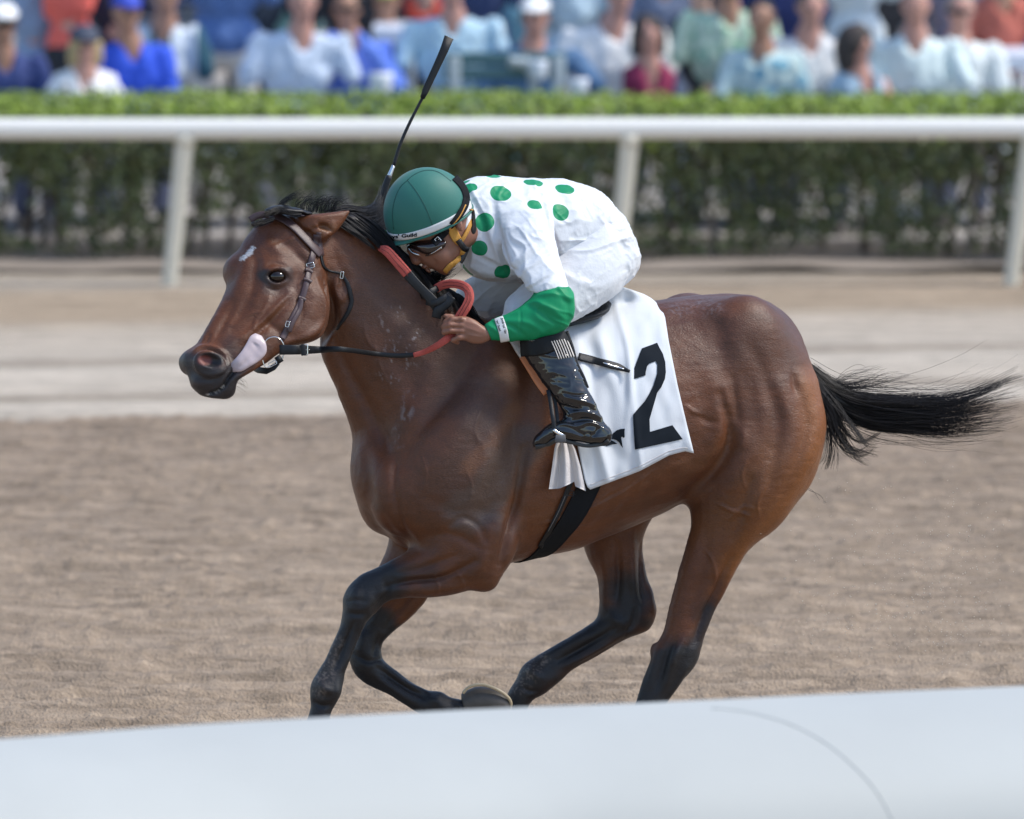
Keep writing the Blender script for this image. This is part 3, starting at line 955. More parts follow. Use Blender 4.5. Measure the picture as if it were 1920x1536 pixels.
W1 = (.62, .68, .78)
P_ = spectator
P_('man in dark navy shirt and pale cap seated at the left end', 6, 46, shirt=(.02, .04, .16), skin='tan', hat=(.7, .7, .72), glasses=True, wd=1.12, arms=('lap', 'cup'))
P_('standing woman in coral top and black skirt behind the blonde child', 122, -128, Y=53, shirt=(.72, .12, .09), pants=(.008, .010, .016), skirt=True, stand=True, hair=(.1, .06, .03), hairstyle='long', arms=('down', 'cross'), sleeve='none')
P_('blonde child in white shirt peering over the hedge', 160, 88, Y=51.0, shirt=(.74, .76, .84), skin='pink', hair=(.42, .32, .16), hairstyle='bob', hat=(.03, .04, .07), scale=.86, wd=.95, arms=('rest', 'rest'), sleeve='long')
P_('man in royal blue cap and royal blue shirt', 238, 26, shirt=(.02, .08, .60), skin='tan', hat=(.02, .05, .42), wd=1.05, arms=('lap', 'lap'))
P_('person in white shirt with dark teal stripe holding a drink', 312, -8, Y=51.9, shirt=(.62, .70, .78), skin='tan', pants=(.02, .06, .08), arms=('cup', 'lap'), pat=('bands', (.02, .09, .13), 1.1))
P_('standing heavy man in slate blue polo and pale shorts', 418, -142, Y=52.6, shirt=(.075, .15, .36), pants=(.55, .52, .48), skin='pink', stand=True, wd=1.35, arms=('cross', 'cup'))
P_('pink faced man in loose pale lavender shirt beside the bearded man', 568, 6, shirt=(.50, .58, .82), pants=(.3, .32, .4), skin='pink', hair=(.35, .3, .25), wd=1.30, arms=('rest', 'rest'))
P_('bearded man in bright blue shirt and sunglasses leaning on his hand', 650, 18, Y=51.5, shirt=(.12, .22, .68), skin='tan', glasses=True, arms=('face', 'face'), sleeve='long', wd=1.1, dx=-.10)
P_('standing person in black with a yellow green cap', 724, 2, Y=53.2, shirt=(.012, .014, .018), pants=(.02, .02, .03), skin='tan', hat=(.45, .55, .12), wd=1.0)
P_('standing person in red shirt behind the aqua shirt', 792, -52, Y=54.0, shirt=(.60, .07, .04), pants=(.01, .012, .018), stand=True, skin='fair', scale=.9)
P_('man in pale aqua check shirt behind the green bench', 848, -22, Y=51.5, shirt=(.56, .74, .82), skin='pink', wd=1.32, arms=('rest', 'lap'), hair=(.4, .38, .36), pat=('bands', (.34, .56, .74), 5.0))
P_('standing person in navy between the aqua shirt and the white cap', 905, -140, Y=53, shirt=(.02, .04, .12), pants=(.015, .03, .09), stand=True, skin='pink', wd=.95)
P_('standing person in light teal shirt behind the white cap', 955, -95, Y=53.8, shirt=(.16, .36, .48), pants=(.18, .32, .42), stand=True, wd=.9)
P_('man in white cap and steel blue shirt leaning over the bench', 1003, 34, Y=51.1, shirt=(.07, .15, .28), skin='pink', hat=(.76, .78, .82), wd=1.25, arms=('lap', 'wide'))
P_('standing person in pale blue dress shirt behind the cream shirt', 1082, -112, Y=53.4, shirt=(.48, .62, .80), pants=(.44, .60, .80), stand=True, wd=1.05)
P_('man in wide cream white shirt turned towards the burgundy dress', 1160, -8, Y=51.8, shirt=(.70, .74, .80), skin='pink', wd=1.45, dx=.16, arms=('lap', 'cup'), turn=.4, hair=(.3, .25, .22))
P_('dark haired woman in low cut burgundy dress', 1216, 66, Y=51.1, shirt=(.22, .012, .06), skin='pink', hair=(.022, .016, .015), hairstyle='bob', sleeve='none', wd=.90, arms=('rest', 'rest'), scale=.95)
P_('standing person in slate grey shirt behind the burgundy dress', 1250, -85, Y=53.2, shirt=(.13, .16, .24), pants=(.10, .13, .20), stand=True, skin='tan')
P_('person in black vest and light blue trousers between green and burgundy', 1312, -18, Y=52.2, shirt=(.015, .02, .03), pants=(.46, .62, .82), skin='fair', wd=.85, arms=('cross', 'lap'))
P_('person in pale green floral shirt, head above the frame', 1366, -34, Y=51.6, shirt=(.52, .66, .52), skin='tan', wd=1.30, pat=('spots', (.26, .50, .34), 14.0))
P_('dark haired man in light blue and green patterned shirt', 1428, 38, Y=51.2, shirt=(.52, .66, .66), skin='tan', hair=(.015, .012, .012), wd=1.0, pat=('spots', (.18, .40, .52), 10.0), arms=('rest', 'lap'))
P_('pink faced man in bright white polo shirt', 1520, 14, Y=51.4, shirt=(.80, .82, .86), skin='pink', wd=1.2, turn=.2, hair=(.08, .06, .05), arms=('rest', 'lap'), dx=.05)
P_('woman with curly dark hair and bare shoulder in profile', 1606, 84, Y=51.0, shirt=(.34, .46, .56), skin='pink', hair=(.035, .025, .022), hairstyle='curly', sleeve='none', wd=.88, turn=1.0, dx=-.02, arms=('rest', 'lap'), scale=.95)
P_('bald pink man in pale blue open collar shirt', 1716, 12, Y=51.2, shirt=(.60, .70, .84), skin='pink', hairstyle='bald', wd=1.22, arms=('lap', 'rest'))
P_('man in white shirt and dark sunglasses at the right', 1800, 22, Y=51.5, shirt=(.66, .76, .88), skin='pink', glasses=True, wd=1.12, arms=('rest', 'lap'), turn=-.25, hair=(.25, .2, .17))
P_('person in rust red shirt standing behind the white shirts', 1880, -60, Y=52.4, shirt=(.42, .11, .075), skin='tan', wd=1.05, stand=True, pants=(.55, .56, .6))
P_('standing person in black by the curly haired woman', 1658, -112, Y=53.4, shirt=(.010, .012, .018), pants=(.008, .010, .016), stand=True, skin='fair')
P_('standing person in cream trousers behind the curly haired woman', 1592, -150, Y=53.0, shirt=(.55, .62, .66), pants=(.56, .62, .64), stand=True, wd=1.1)
P_('person in royal blue shirt at the right edge of the crowd', 1930, -28, Y=52.8, shirt=(.02, .06, .48), skin='fair', stand=True, pants=(.02, .05, .3))
P_('standing person with bare arm at the far left behind the navy shirt', 56, -92, Y=53.2, shirt=(.22, .30, .44), pants=(.02, .03, .05), stand=True, skin='pink', arms=('cup', 'cross'))
P_('standing person in dark jacket left of the lavender shirt', 486, -118, Y=53.6, shirt=(.02, .035, .06), pants=(.012, .018, .03), stand=True, skin='pink')
P_('standing person in teal green behind the pink faced man', 520, -85, Y=54.4, shirt=(.20, .42, .42), pants=(.24, .42, .44), stand=True)
P_('standing person in charcoal behind the bearded man', 668, -100, Y=54.0, shirt=(.02, .022, .03), pants=(.02, .022, .03), stand=True, skin='tan', wd=1.2)
P_('standing person in black behind the green floral shirt', 1338, -125, Y=54.0, shirt=(.02, .035, .05), pants=(.015, .02, .03), stand=True)
P_('standing person in deep blue behind the dark haired man', 1452, -112, Y=53.8, shirt=(.015, .03, .14), pants=(.015, .03, .12), stand=True, wd=1.15)
P_('standing person in grey behind the sunglasses man', 1768, -120, Y=54.0, shirt=(.22, .20, .26), pants=(.10, .10, .16), stand=True, skin='tan')
P_('standing person in dark navy behind the royal blue cap', 212, -118, Y=53.4, shirt=(.015, .02, .05), pants=(.01, .015, .035), stand=True)
P_('standing person in striped navy top right of the royal blue cap', 296, -130, Y=54.2, shirt=(.03, .06, .14), pants=(.02, .03, .06), stand=True, pat=('stripes', (.4, .45, .55), 6.0))

# tables, bench, cups
M['teal'] = simple('dark green painted bench', (.075, .16, .185), .5, noise=.1, scale=5)
M['alu'] = simple('dull aluminium', (.42, .47, .50), .45, noise=.08)
def wbox(x0, x1, y0, y1, z0, z1, r=.008):
    bm = bmesh.new()
    bmesh.ops.create_cube(bm, size=1.0)
    for v in bm.verts:
        v.co = Vector(((x0 + x1) / 2 + v.co.x * (x1 - x0), (y0 + y1) / 2 + v.co.y * (y1 - y0), (z0 + z1) / 2 + v.co.z * (z1 - z0)))
    bmesh.ops.bevel(bm, geom=list(bm.edges), offset=r, segments=2, affect='EDGES', profile=.6)
    V = np.array([v.co[:] for v in bm.verts]); bm.verts.index_update(); F = [tuple(v.index for v in f.verts) for f in bm.faces]
    bm.free()
    return V, F
a0, a1 = at(832, 100, 50.45), at(1062, 100, 50.45)
bn = empty('bench', ((a0.x + a1.x) / 2, 50.5, 0), 'dark green bench back with grey posts before the aqua shirt', 'bench')
zt_ = at(960, 98, 50.45).z; zb_ = at(960, 150, 50.45).z
mesh_obj('backrest', *wbox(a0.x, a1.x, 50.44, 50.48, zb_ + .085, zt_), M['teal'], bn)
mesh_obj('backrest', *wbox(a0.x, a1.x, 50.44, 50.48, zb_, zb_ + .075), M['teal'], bn)
mesh_obj('seat', *wbox(a0.x, a1.x, 50.49, 50.85, .42, .46), M['teal'], bn)
for px in (852, 1048):
    p = at(px, 120, 50.42)
    mesh_obj('post', *wbox(p.x - .035, p.x + .035, 50.40, 50.437, .0, zt_ - .02), M['alu'], bn)
p = at(985, 130, 50.40)
mesh_obj('bracket', *joined([wtube([(p.x, 50.40, .6), (p.x + .05, 50.40, zb_), (p.x - .02, 50.40, zt_ - .04)], .03, 8), wtube([(p.x - .10, 50.40, zt_ - .05), (p.x + .04, 50.40, zt_ - .07)], .032, 8)]), M['alu'], bn)
M['cupw'] = simple('white paper cup', (.72, .76, .85), .5, noise=.03)
def cup(px, py, Y, lab, r=.045, h=.10):
    c = at(px, py, Y)
    V, F = tube([np.array([c.x, Y, c.z - h / 2]), np.array([c.x, Y, c.z]), np.array([c.x, Y, c.z + h / 2])], [r * .78, r], 16, 2)
    mesh_obj('cup', V, F, M['cupw'], None, label=lab, cat='cup', group='white cups by the hedge')
cup(1010, 131, 50.36, 'white cup standing against the green bench', .055, .11)
cup(1085, 165, 50.3, 'white cup on the hedge right of the green bench', .06, .11)
cup(714, 158, 50.3, 'white cup on the hedge below the bright blue sleeve', .075, .13)
def table(px0, px1, py, Y, lab):
    a, b_ = at(px0, py, Y), at(px1, py, Y)
    t = empty('table', ((a.x + b_.x) / 2, Y, 0), lab, 'table')
    mesh_obj('tabletop', *wbox(a.x, b_.x, Y - .35, Y + .35, a.z - .10, a.z), M['cupw'], t)
    for x in (a.x + .06, b_.x - .06):
        for y in (Y - .28, Y + .28):
            mesh_obj('leg', *wbox(x - .02, x + .02, y - .02, y + .02, 0, a.z - .10), M['alu'], t)
table(700, 790, 46, 52.9, 'white high table behind the bearded man')
table(1862, 2000, 94, 52.0, 'white table at the right edge of the crowd')
# grandstand steps and bench seats under the seated rows
b2 = empty('bench', (0, 51.4, 0), 'long plank bench under the seated spectators', 'bench')
mesh_obj('seat', *wbox(-4.2, 4.2, 51.15, 51.75, .40, .45), M['alu'], b2)
for x in np.linspace(-4, 4, 7): mesh_obj('leg', *wbox(x - .03, x + .03, 51.3, 51.6, 0, .40), M['alu'], b2)
M['wall'] = simple('grandstand wall', (.10, .12, .15), .8, noise=.2, scale=2)
st_ = empty('grandstand', (0, 58, 0), 'dark grandstand wall and steps behind the standing crowd', 'grandstand')
mesh_obj('wall', *wbox(-20, 20, 60, 60.4, 0, 7, .02), M['wall'], st_)
for k in range(3): mesh_obj('step', *wbox(-20, 20, 57 + k, 58 + k + (3 - k) * 0, 0, .2 + .2 * k, .01), M['concrete'], st_)
# ------------------------------------------------------------------ the horse
HV = 0.0052
def hdep(px):                       # depth of the horse's midline under a picture column
    return (px - 1000) / PX * 0.325

def hbuild():
    f = Field((330 / PX, -0.62, -1470 / PX), (1560 / PX, 0.62, -370 / PX), HV)
    T = lambda ax, ay, bx, by, hw, n=2.0, o=0.0: (ax, ay, bx, by, hdep((ax + bx) / 2) + o, hw, n)
    torso = [T(716, 800, 700, 945, .10), T(752, 720, 738, 1012, .165), T(815, 640, 820, 1046, .215, 2.2), T(900, 600, 925, 1058, .245, 2.2),
             T(980, 592, 1000, 1044, .265, 2.1), T(1060, 590, 1070, 1031, .285), T(1140, 578, 1150, 1000, .295), T(1220, 566, 1225, 968, .285),
             T(1300, 556, 1296, 935, .275, 2.2), T(1380, 552, 1380, 940, .275, 2.3), T(1440, 566, 1440, 930, .255, 2.3), T(1486, 610, 1484, 890, .20, 2.3), T(1508, 690, 1504, 840, .12, 2.2)]
    f.add(loft(torso, sub=6, nr=40, cap=(.9, .6)), .02)
    neck = [T(585, 402, 585, 560, .078), T(640, 405, 603, 610, .082), T(700, 442, 604, 668, .085), T(765, 492, 636, 742, .10),
            T(830, 548, 662, 815, .13), T(895, 590, 668, 890, .165), T(950, 640, 690, 955, .19), T(985, 760, 745, 1010, .19)]
    f.add(loft(neck, sub=6, nr=32, cap=(.3, .3)), .055)
    # far hip and near hip, withers
    f.ell(S(1290, 606, hdep(1330) + .17), (.12, .10, .105), .05)
    f.ell(S(1392, 640, hdep(1390) - .15), (.15, .12, .16), .06)
    # shoulder mass, breast
    f.ell(S(840, 880, hdep(840) - .17), (.20, .11, .26), .06, rot=rotm(25))
    f.ell(S(740, 920, hdep(735) - .08), (.085, .095, .14), .06)
    f.ell(S(712, 925, hdep(712) + .06), (.07, .09, .13), .05)
    f.ell(S(900, 1010, hdep(900) - .165), (.13, .085, .14), .05)
    # buttock and thigh, near
    f.ell(S(1440, 790, hdep(1440) - .13), (.185, .125, .30), .06, rot=rotm(-8))
    f.ell(S(1390, 890, hdep(1390) - .14), (.17, .115, .22), .06, rot=rotm(-20))
    # legs --------------------------------------------------------------
    N_ = lambda ax, ay, bx, by, dep, hw, n=2.0: (ax, ay, bx, by, dep, hw, n)
    LV = np.array([-.10, .99, .1])
    dF = hdep(860) - .15
    near_fore = [N_(790, 960, 950, 1000, dF, .10), N_(775, 1022, 932, 1075, dF, .09), N_(735, 1050, 885, 1106, dF - .01, .072), N_(700, 1068, 820, 1120, dF - .015, .058),
                 N_(676, 1079, 762, 1121, dF - .02, .050), N_(655, 1098, 727, 1128, dF - .02, .050), N_(643, 1120, 706, 1148, dF - .02, .054), N_(642, 1146, 690, 1164, dF - .02, .050),
                 N_(636, 1180, 674, 1188, dF - .02, .036), N_(622, 1212, 660, 1220, dF - .02, .030), N_(611, 1236, 651, 1246, dF - .02, .030), N_(597, 1258, 645, 1268, dF - .02, .036),
                 N_(583, 1284, 641, 1290, dF - .02, .046), N_(582, 1308, 634, 1312, dF - .02, .042), N_(583, 1325, 622, 1334, dF - .02, .034), N_(575, 1352, 614, 1362, dF - .02, .032)]
    f.add(loft(near_fore, LV, sub=5, nr=24, cap=(.3, .3)), .05)
    dG = hdep(760) + .15
    far_fore = [N_(735, 985, 830, 1020, dG, .08), N_(724, 1030, 815, 1090, dG, .07), N_(702, 1080, 800, 1125, dG, .062), N_(682, 1130, 772, 1157, dG, .055), N_(668, 1168, 738, 1184, dG, .050),
                N_(658, 1200, 718, 1206, dG, .050), N_(654, 1232, 716, 1226, dG, .052), N_(664, 1262, 722, 1240, dG, .048), N_(688, 1284, 742, 1256, dG, .034),
                N_(730, 1304, 768, 1276, dG, .030), N_(762, 1324, 800, 1293, dG, .032), N_(788, 1340, 826, 1297, dG, .044), N_(812, 1348, 845, 1308, dG, .040), N_(845, 1342, 868, 1312, dG, .034), N_(880, 1340, 892, 1312, dG, .036)]
    f.add(loft(far_fore, LV, sub=5, nr=24, cap=(.3, .3)), .035)
    dN = hdep(1380) - .135
    near_hind = [N_(1300, 700, 1524, 715, dN + .04, .12), N_(1270, 800, 1541, 795, dN + .02, .13), N_(1285, 880, 1522, 868, dN, .128), N_(1294, 945, 1476, 935, dN, .115), N_(1298, 985, 1440, 985, dN, .10), N_(1290, 1022, 1408, 1024, dN, .088),
                 N_(1280, 1058, 1386, 1056, dN, .075), N_(1268, 1100, 1362, 1102, dN, .060), N_(1253, 1147, 1339, 1142, dN, .052), N_(1243, 1185, 1324, 1182, dN, .050),
                 N_(1226, 1218, 1314, 1222, dN, .052), N_(1217, 1243, 1303, 1250, dN, .048), N_(1205, 1275, 1275, 1282, dN, .038), N_(1192, 1315, 1250, 1320, dN, .033), N_(1180, 1355, 1228, 1360, dN, .034), N_(1168, 1380, 1222, 1392, dN, .040), N_(1150, 1410, 1200, 1420, dN, .036)]
    f.add(loft(near_hind, LV, sub=5, nr=28, cap=(.3, .3)), .05)
    dR = hdep(1230) + .14
    far_hind = [N_(1110, 950, 1270, 920, dR, .10), N_(1092, 1000, 1225, 968, dR, .09), N_(1100, 1042, 1206, 1012, dR, .075), N_(1116, 1075, 1209, 1060, dR, .062), N_(1122, 1105, 1216, 1096, dR, .052),
                N_(1123, 1138, 1228, 1128, dR, .050), N_(1116, 1162, 1231, 1152, dR, .050), N_(1094, 1178, 1216, 1182, dR, .045), N_(1068, 1194, 1172, 1200, dR, .037), N_(1036, 1212, 1122, 1230, dR, .032),
                N_(1002, 1232, 1078, 1254, dR, .034), N_(978, 1250, 1050, 1278, dR, .044), N_(966, 1276, 1022, 1300, dR, .044), N_(952, 1300, 998, 1314, dR, .036), N_(944, 1330, 986, 1338, dR, .034)]
    f.add(loft(far_hind, LV, sub=5, nr=24, cap=(.3, .3)), .04)
    # bony points
    f.ell(S(908, 1086, dF - .01), (.05, .045, .045), .03)
    f.ell(S(1229, 1222, dN + .02), (.020, .03, .032), .012)
    # head ---------------------------------------------------------------
    HVv = HEADV
    head = [(566, 402, 600, 520, hdep(585), .085, 2), (505, 405, 612, 560, hdep(550) - .03, .095, 2.1), (470, 440, 608, 600, hdep(530) - .04, .10, 2.3), (450, 478, 598, 628, hdep(520) - .06, .104, 2.4),
            (436, 522, 576, 642, hdep(500) - .085, .092, 2.4), (420, 562, 546, 650, hdep(480) - .10, .078, 2.3), (400, 598, 520, 664, hdep(460) - .12, .067, 2.2), (379, 632, 496, 682, hdep(440) - .14, .058, 2.2),
            (362, 660, 470, 698, hdep(410) - .15, .054, 2.2), (354, 688, 446, 712, hdep(400) - .16, .052, 2.2), (357, 715, 440, 728, hdep(398) - .16, .045, 2.1), (372, 737, 430, 742, hdep(398) - .16, .030, 2)]
    f.add(loft(head, HVv, sub=6, nr=36, cap=(.4, .5)), .02)
    H = lambda px, py, l: S(px, py, 0) + np.array([0, hdep(px) - .06 - .10 * np.clip((560 - px) / 160, 0, 1), 0]) + HVv * l * np.array([0, 1, 0])
    # jowl (near, far), orbit rims, nasal bones
    f.ell(H(566, 585, -.062), (.085, .040, .10), .03, rot=rotm(15))
    f.ell(H(545, 585, .062), (.085, .040, .10), .03, rot=rotm(15))
    f.ell(S(442, 508, hdep(450) + .01), (.044, .05, .050), .045, rot=rotm(20))
    f.ell(S(368, 674, hdep(400) - .13), (.036, .05, .034), .03)
    # nostrils: flared rims, near and far
    f.ell(S(392, 680, hdep(400) - .205), (.055, .026, .041), .022, rot=rotm(18))
    f.ell(S(359, 681, hdep(400) - .10), (.044, .045, .044), .03, rot=rotm(-15))
    f.ell(S(382, 714, hdep(400) - .165), (.046, .045, .038), .015, rot=rotm(-30))
    f.ell(S(423, 729, hdep(400) - .155), (.036, .036, .036), .010, rot=rotm(20))
    # ears, laid back
    for lat, dx, dy in ((-.075, 0, 0), (.075, -20, 6)):
        dd = hdep(590) + lat * .9
        ear = [(556 + dx, 406 + dy, 590 + dx, 450 + dy, dd, .036), (584 + dx, 402 + dy, 604 + dx, 452 + dy, dd - .01, .036), (610 + dx, 399 + dy, 622 + dx, 444 + dy, dd - .01, .027), (634 + dx, 396 + dy, 641 + dx, 424 + dy, dd, .016), (654 + dx, 394 + dy, 656 + dx, 398 + dy, dd + .01, .005)]
        f.add(loft(ear, np.array([0, 1, 0]), sub=4, nr=18, cap=(.4, .4)), .012)
        f.ell(S(616 + dx, 430 + dy, dd - .05), (.045, .03, .012), .008, rot=rotm(30), sub=True)
    # openings
    f.ell(S(395, 675, hdep(400) - .246), (.050, .044, .028), .008, rot=rotm(12), sub=True)
    for a_, b_ in (((395, 737), (416, 727)), ((416, 727), (434, 704)), ((434, 704), (448, 684)), ((448, 684), (468, 668))):
        f.cap(S(*a_, hdep(400) - .25), S(*b_, hdep(410) - .245), .007, .007, .006, sub=True)
    for i, (a_, b_) in enumerate((((395, 737), (416, 727)), ((416, 727), (434, 704)))):
        f.cap(S(*a_, hdep(400) - .21), S(*b_, hdep(410) - .21), .005, .005, .006, sub=True)
    return f.mesh(smooth=2)

HEADV = np.array([-.47, .875, .10])
hV, hF = hbuild()
print('horse verts', len(hV))
sc = Sculpt(hV, hF)
def strokes(L, g=1.0):
    for poly, w, a, *r in L:
        kw = r[0] if r else {}
        sc.stroke(poly, w, a * g, **kw)
dF = hdep(860) - .15; dG = hdep(760) + .15; dN = hdep(1380) - .135; dR = hdep(1230) + .14
FG = dict(dmin=dG - .16); FR = dict(dmin=dR - .16); NF = dict(dmax=dF + .05); NH = dict(dmax=dN + .08)
# broad masses first
strokes([
    ([(612, 600), (650, 690), (705, 790), (735, 870)], 15, -.020), ([(640, 560), (700, 660), (760, 760), (790, 800)], 26, .012), ([(672, 690), (700, 760), (728, 850)], 12, .003),
    ([(660, 470), (740, 560), (830, 650)], 18, -.008), ([(690, 560), (770, 650), (820, 710)], 24, .007),
    ([(905, 640), (850, 730), (790, 800), (745, 880)], 17, -.016), ([(930, 640), (900, 740), (850, 830), (800, 900)], 32, .016), ([(830, 640), (800, 720), (760, 800)], 18, .008),
    ([(742, 850), (738, 900), (746, 950), (756, 990), (785, 1026)], 7, -.009), ([(770, 900), (763, 960), (790, 1012)], 15, .007), ([(700, 860), (714, 930), (738, 990)], 14, .003), ([(716, 960), (740, 1000), (770, 1020)], 7, -.006), ([(690, 840), (690, 900), (706, 960)], 8, -.006),
    ([(1000, 640), (985, 760), (950, 870), (900, 940)], 24, -.012), ([(955, 700), (930, 830), (870, 920)], 26, .014), ([(1040, 700), (1020, 800), (995, 880)], 22, .008),
    ([(985, 840), (970, 930), (950, 1010), (938, 1058)], 9, -.024), ([(945, 860), (937, 950), (920, 1030)], 20, .014), ([(905, 900), (880, 960), (850, 990)], 20, .008),
    ([(836, 990), (868, 972), (898, 986), (910, 1014)], 7, -.010), ([(792, 1006), (850, 1002), (900, 1028)], 9, -.007), ([(820, 940), (850, 960), (900, 950)], 12, -.006),
    ([(1000, 1018), (1090, 998), (1180, 948), (1260, 898)], 12, -.008), ([(1010, 990), (1100, 960), (1200, 905)], 16, .005),
    ([(1110, 860), (1092, 940), (1062, 1005)], 9, .004), ([(1145, 870), (1125, 945), (1098, 1000)], 9, .004), ([(1180, 870), (1160, 940), (1132, 985)], 9, .004), ([(1214, 860), (1196, 930), (1172, 965)], 9, .004), ([(1250, 850), (1232, 910)], 9, .004),
    # flank fold, stifle, hip
    ([(1350, 740), (1366, 790), (1364, 838), (1334, 888), (1286, 926)], 11, -.020), ([(1374, 710), (1380, 760), (1386, 812)], 8, -.007), ([(1356, 720), (1362, 750), (1368, 790)], 7, .004),
    ([(1330, 700), (1350, 760), (1342, 828), (1308, 872)], 18, .012), ([(1404, 790), (1398, 856), (1362, 926)], 22, .018), ([(1384, 800), (1392, 820), (1384, 846)], 9, .008),
    ([(1310, 780), (1330, 790), (1350, 792)], 7, -.005), ([(1286, 760), (1300, 772), (1318, 778)], 4, .004),
    ([(1340, 590), (1352, 640), (1362, 690)], 16, -.005), ([(1375, 600), (1384, 660), (1390, 720)], 22, .004), ([(1330, 575), (1352, 590), (1372, 600)], 14, .006),
    ([(1404, 640), (1440, 720), (1460, 800), (1440, 900)], 14, -.007), ([(1436, 690), (1478, 780), (1464, 880)], 18, .007), ([(1492, 720), (1512, 800), (1472, 920), (1428, 996)], 12, -.007), ([(1512, 720), (1530, 800), (1500, 900)], 12, .004),
    ([(1420, 700), (1432, 790), (1416, 880)], 14, .006), ([(1487, 698), (1494, 736)], 7, -.010), ([(1440, 860), (1420, 930), (1400, 980)], 14, .010), ([(1408, 900), (1390, 960), (1376, 1010)], 8, -.008),
    ([(1345, 945), (1362, 953), (1380, 960), (1396, 950), (1410, 952)], 2.8, .0055), ([(1368, 972), (1386, 962), (1406, 968)], 2.8, .005), ([(1320, 1030), (1336, 1052), (1342, 1085), (1334, 1112), (1318, 1134)], 2.4, .005), ([(1342, 1085), (1352, 1070), (1358, 1052)], 2.2, .004),
    ([(1000, 985), (1050, 972), (1110, 950), (1170, 920), (1230, 880)], 2.6, .0045), ([(1110, 950), (1130, 930), (1160, 915)], 2.2, .0035), ([(1050, 972), (1075, 985), (1110, 978)], 2.2, .003),
    ([(872, 880), (884, 910), (880, 940)], 2.2, .0025), ([(790, 850), (800, 890), (790, 930)], 2.4, .003), ([(905, 760), (890, 800), (896, 830)], 2.4, .003),
    ([(700, 640), (715, 690), (735, 730)], 2.4, .003), ([(680, 600), (690, 640), (712, 660)], 2.2, .003), ([(1440, 900), (1420, 940), (1424, 970)], 2.4, .004), ([(1400, 860), (1392, 890), (1400, 920)], 2.2, .003),
    # near gaskin and hock
    ([(1396, 1030), (1364, 1080), (1336, 1150), (1316, 1190)], 8, .010, NH), ([(1370, 1045), (1342, 1110), (1318, 1160), (1302, 1206)], 8, -.018, NH), ([(1300, 980), (1290, 1060), (1264, 1150)], 20, .012, NH), ([(1326, 1000), (1316, 1080), (1290, 1160)], 10, -.006, NH),
    ([(1262, 1196), (1246, 1240), (1232, 1290)], 7, -.012, NH), ([(1286, 1190), (1264, 1236), (1244, 1296)], 8, .008, NH), ([(1272, 1214), (1262, 1232), (1256, 1250)], 9, .008, NH), ([(1236, 1200), (1228, 1240), (1216, 1290)], 6, .006, NH), ([(1290, 1250), (1268, 1284), (1250, 1312)], 5, .007, NH),
    # near fore
    ([(908, 1030), (902, 1060), (882, 1092)], 11, .010, NF), ([(892, 1052), (830, 1083), (770, 1090), (724, 1100)], 6, -.016, NF), ([(830, 1034), (760, 1060), (704, 1082)], 13, .010, NF), ([(880, 1096), (820, 1106), (760, 1110)], 8, .007, NF), ([(860, 1040), (800, 1062), (750, 1076)], 6, -.006, NF),
    ([(815, 1078), (822, 1098), (820, 1112)], 2.4, .005, NF), ([(856, 1070), (866, 1088), (870, 1104)], 2.2, .005, NF),
    ([(724, 1094), (726, 1112), (716, 1128), (700, 1146)], 6, -.013, NF), ([(672, 1102), (668, 1118), (666, 1136)], 12, .010, NF), ([(694, 1108), (692, 1126), (684, 1144)], 9, .007, NF), ([(654, 1150), (668, 1152), (686, 1150)], 5, -.008, NF), ([(650, 1128), (668, 1126), (690, 1128)], 4, -.005, NF),
    ([(664, 1166), (646, 1210), (626, 1256)], 5, -.014, NF), ([(682, 1166), (664, 1210), (644, 1254)], 4.5, .009, NF), ([(642, 1176), (626, 1215), (606, 1256)], 6, .006, NF), ([(598, 1276), (610, 1292), (626, 1296)], 8, .009, NF), ([(590, 1316), (605, 1324), (625, 1320)], 5, -.009, NF), ([(634, 1284), (632, 1300), (624, 1314)], 6, .007, NF),
    # far fore
    ([(760, 1060), (720, 1120), (696, 1170)], 12, .009, FG), ([(790, 1090), (752, 1140), (722, 1180)], 7, -.010, FG), ([(676, 1180), (680, 1200), (672, 1224)], 9, .009, FG), ([(712, 1192), (706, 1214), (700, 1234)], 6, -.010, FG), ([(664, 1226), (690, 1240), (716, 1236)], 5, -.008, FG),
    ([(700, 1266), (740, 1294), (782, 1322)], 6, .008, FG), ([(706, 1250), (750, 1282), (796, 1308)], 5, -.012, FG), ([(724, 1254), (762, 1282), (800, 1298)], 4, .007, FG), ([(806, 1310), (824, 1318), (830, 1334)], 8, .008, FG), ([(842, 1318), (856, 1328), (860, 1342)], 5, -.008, FG),
    # far hind
    ([(1130, 1040), (1136, 1090), (1134, 1140)], 9, .008, FR), ([(1158, 1020), (1160, 1080), (1156, 1130)], 7, -.013, FR), ([(1184, 1000), (1186, 1070), (1190, 1120)], 8, .012, FR), ([(1202, 1020), (1202, 1080), (1206, 1130)], 4, -.014, FR), ([(1214, 1060), (1220, 1120), (1226, 1150)], 5, .010, FR),
    ([(1140, 1150), (1156, 1164), (1176, 1172)], 9, .008, FR), ([(1192, 1140), (1188, 1164), (1174, 1186)], 5, -.010, FR), ([(1150, 1180), (1100, 1210), (1046, 1240)], 5, -.013, FR), ([(1100, 1190), (1060, 1212), (1016, 1236)], 7, .007, FR), ([(1168, 1190), (1110, 1224), (1060, 1250)], 4.5, .009, FR), ([(990, 1250), (1000, 1262), (1020, 1276)], 9, .009, FR), ([(980, 1290), (994, 1296), (1010, 1296)], 5, -.008, FR),
])
sc.refresh()
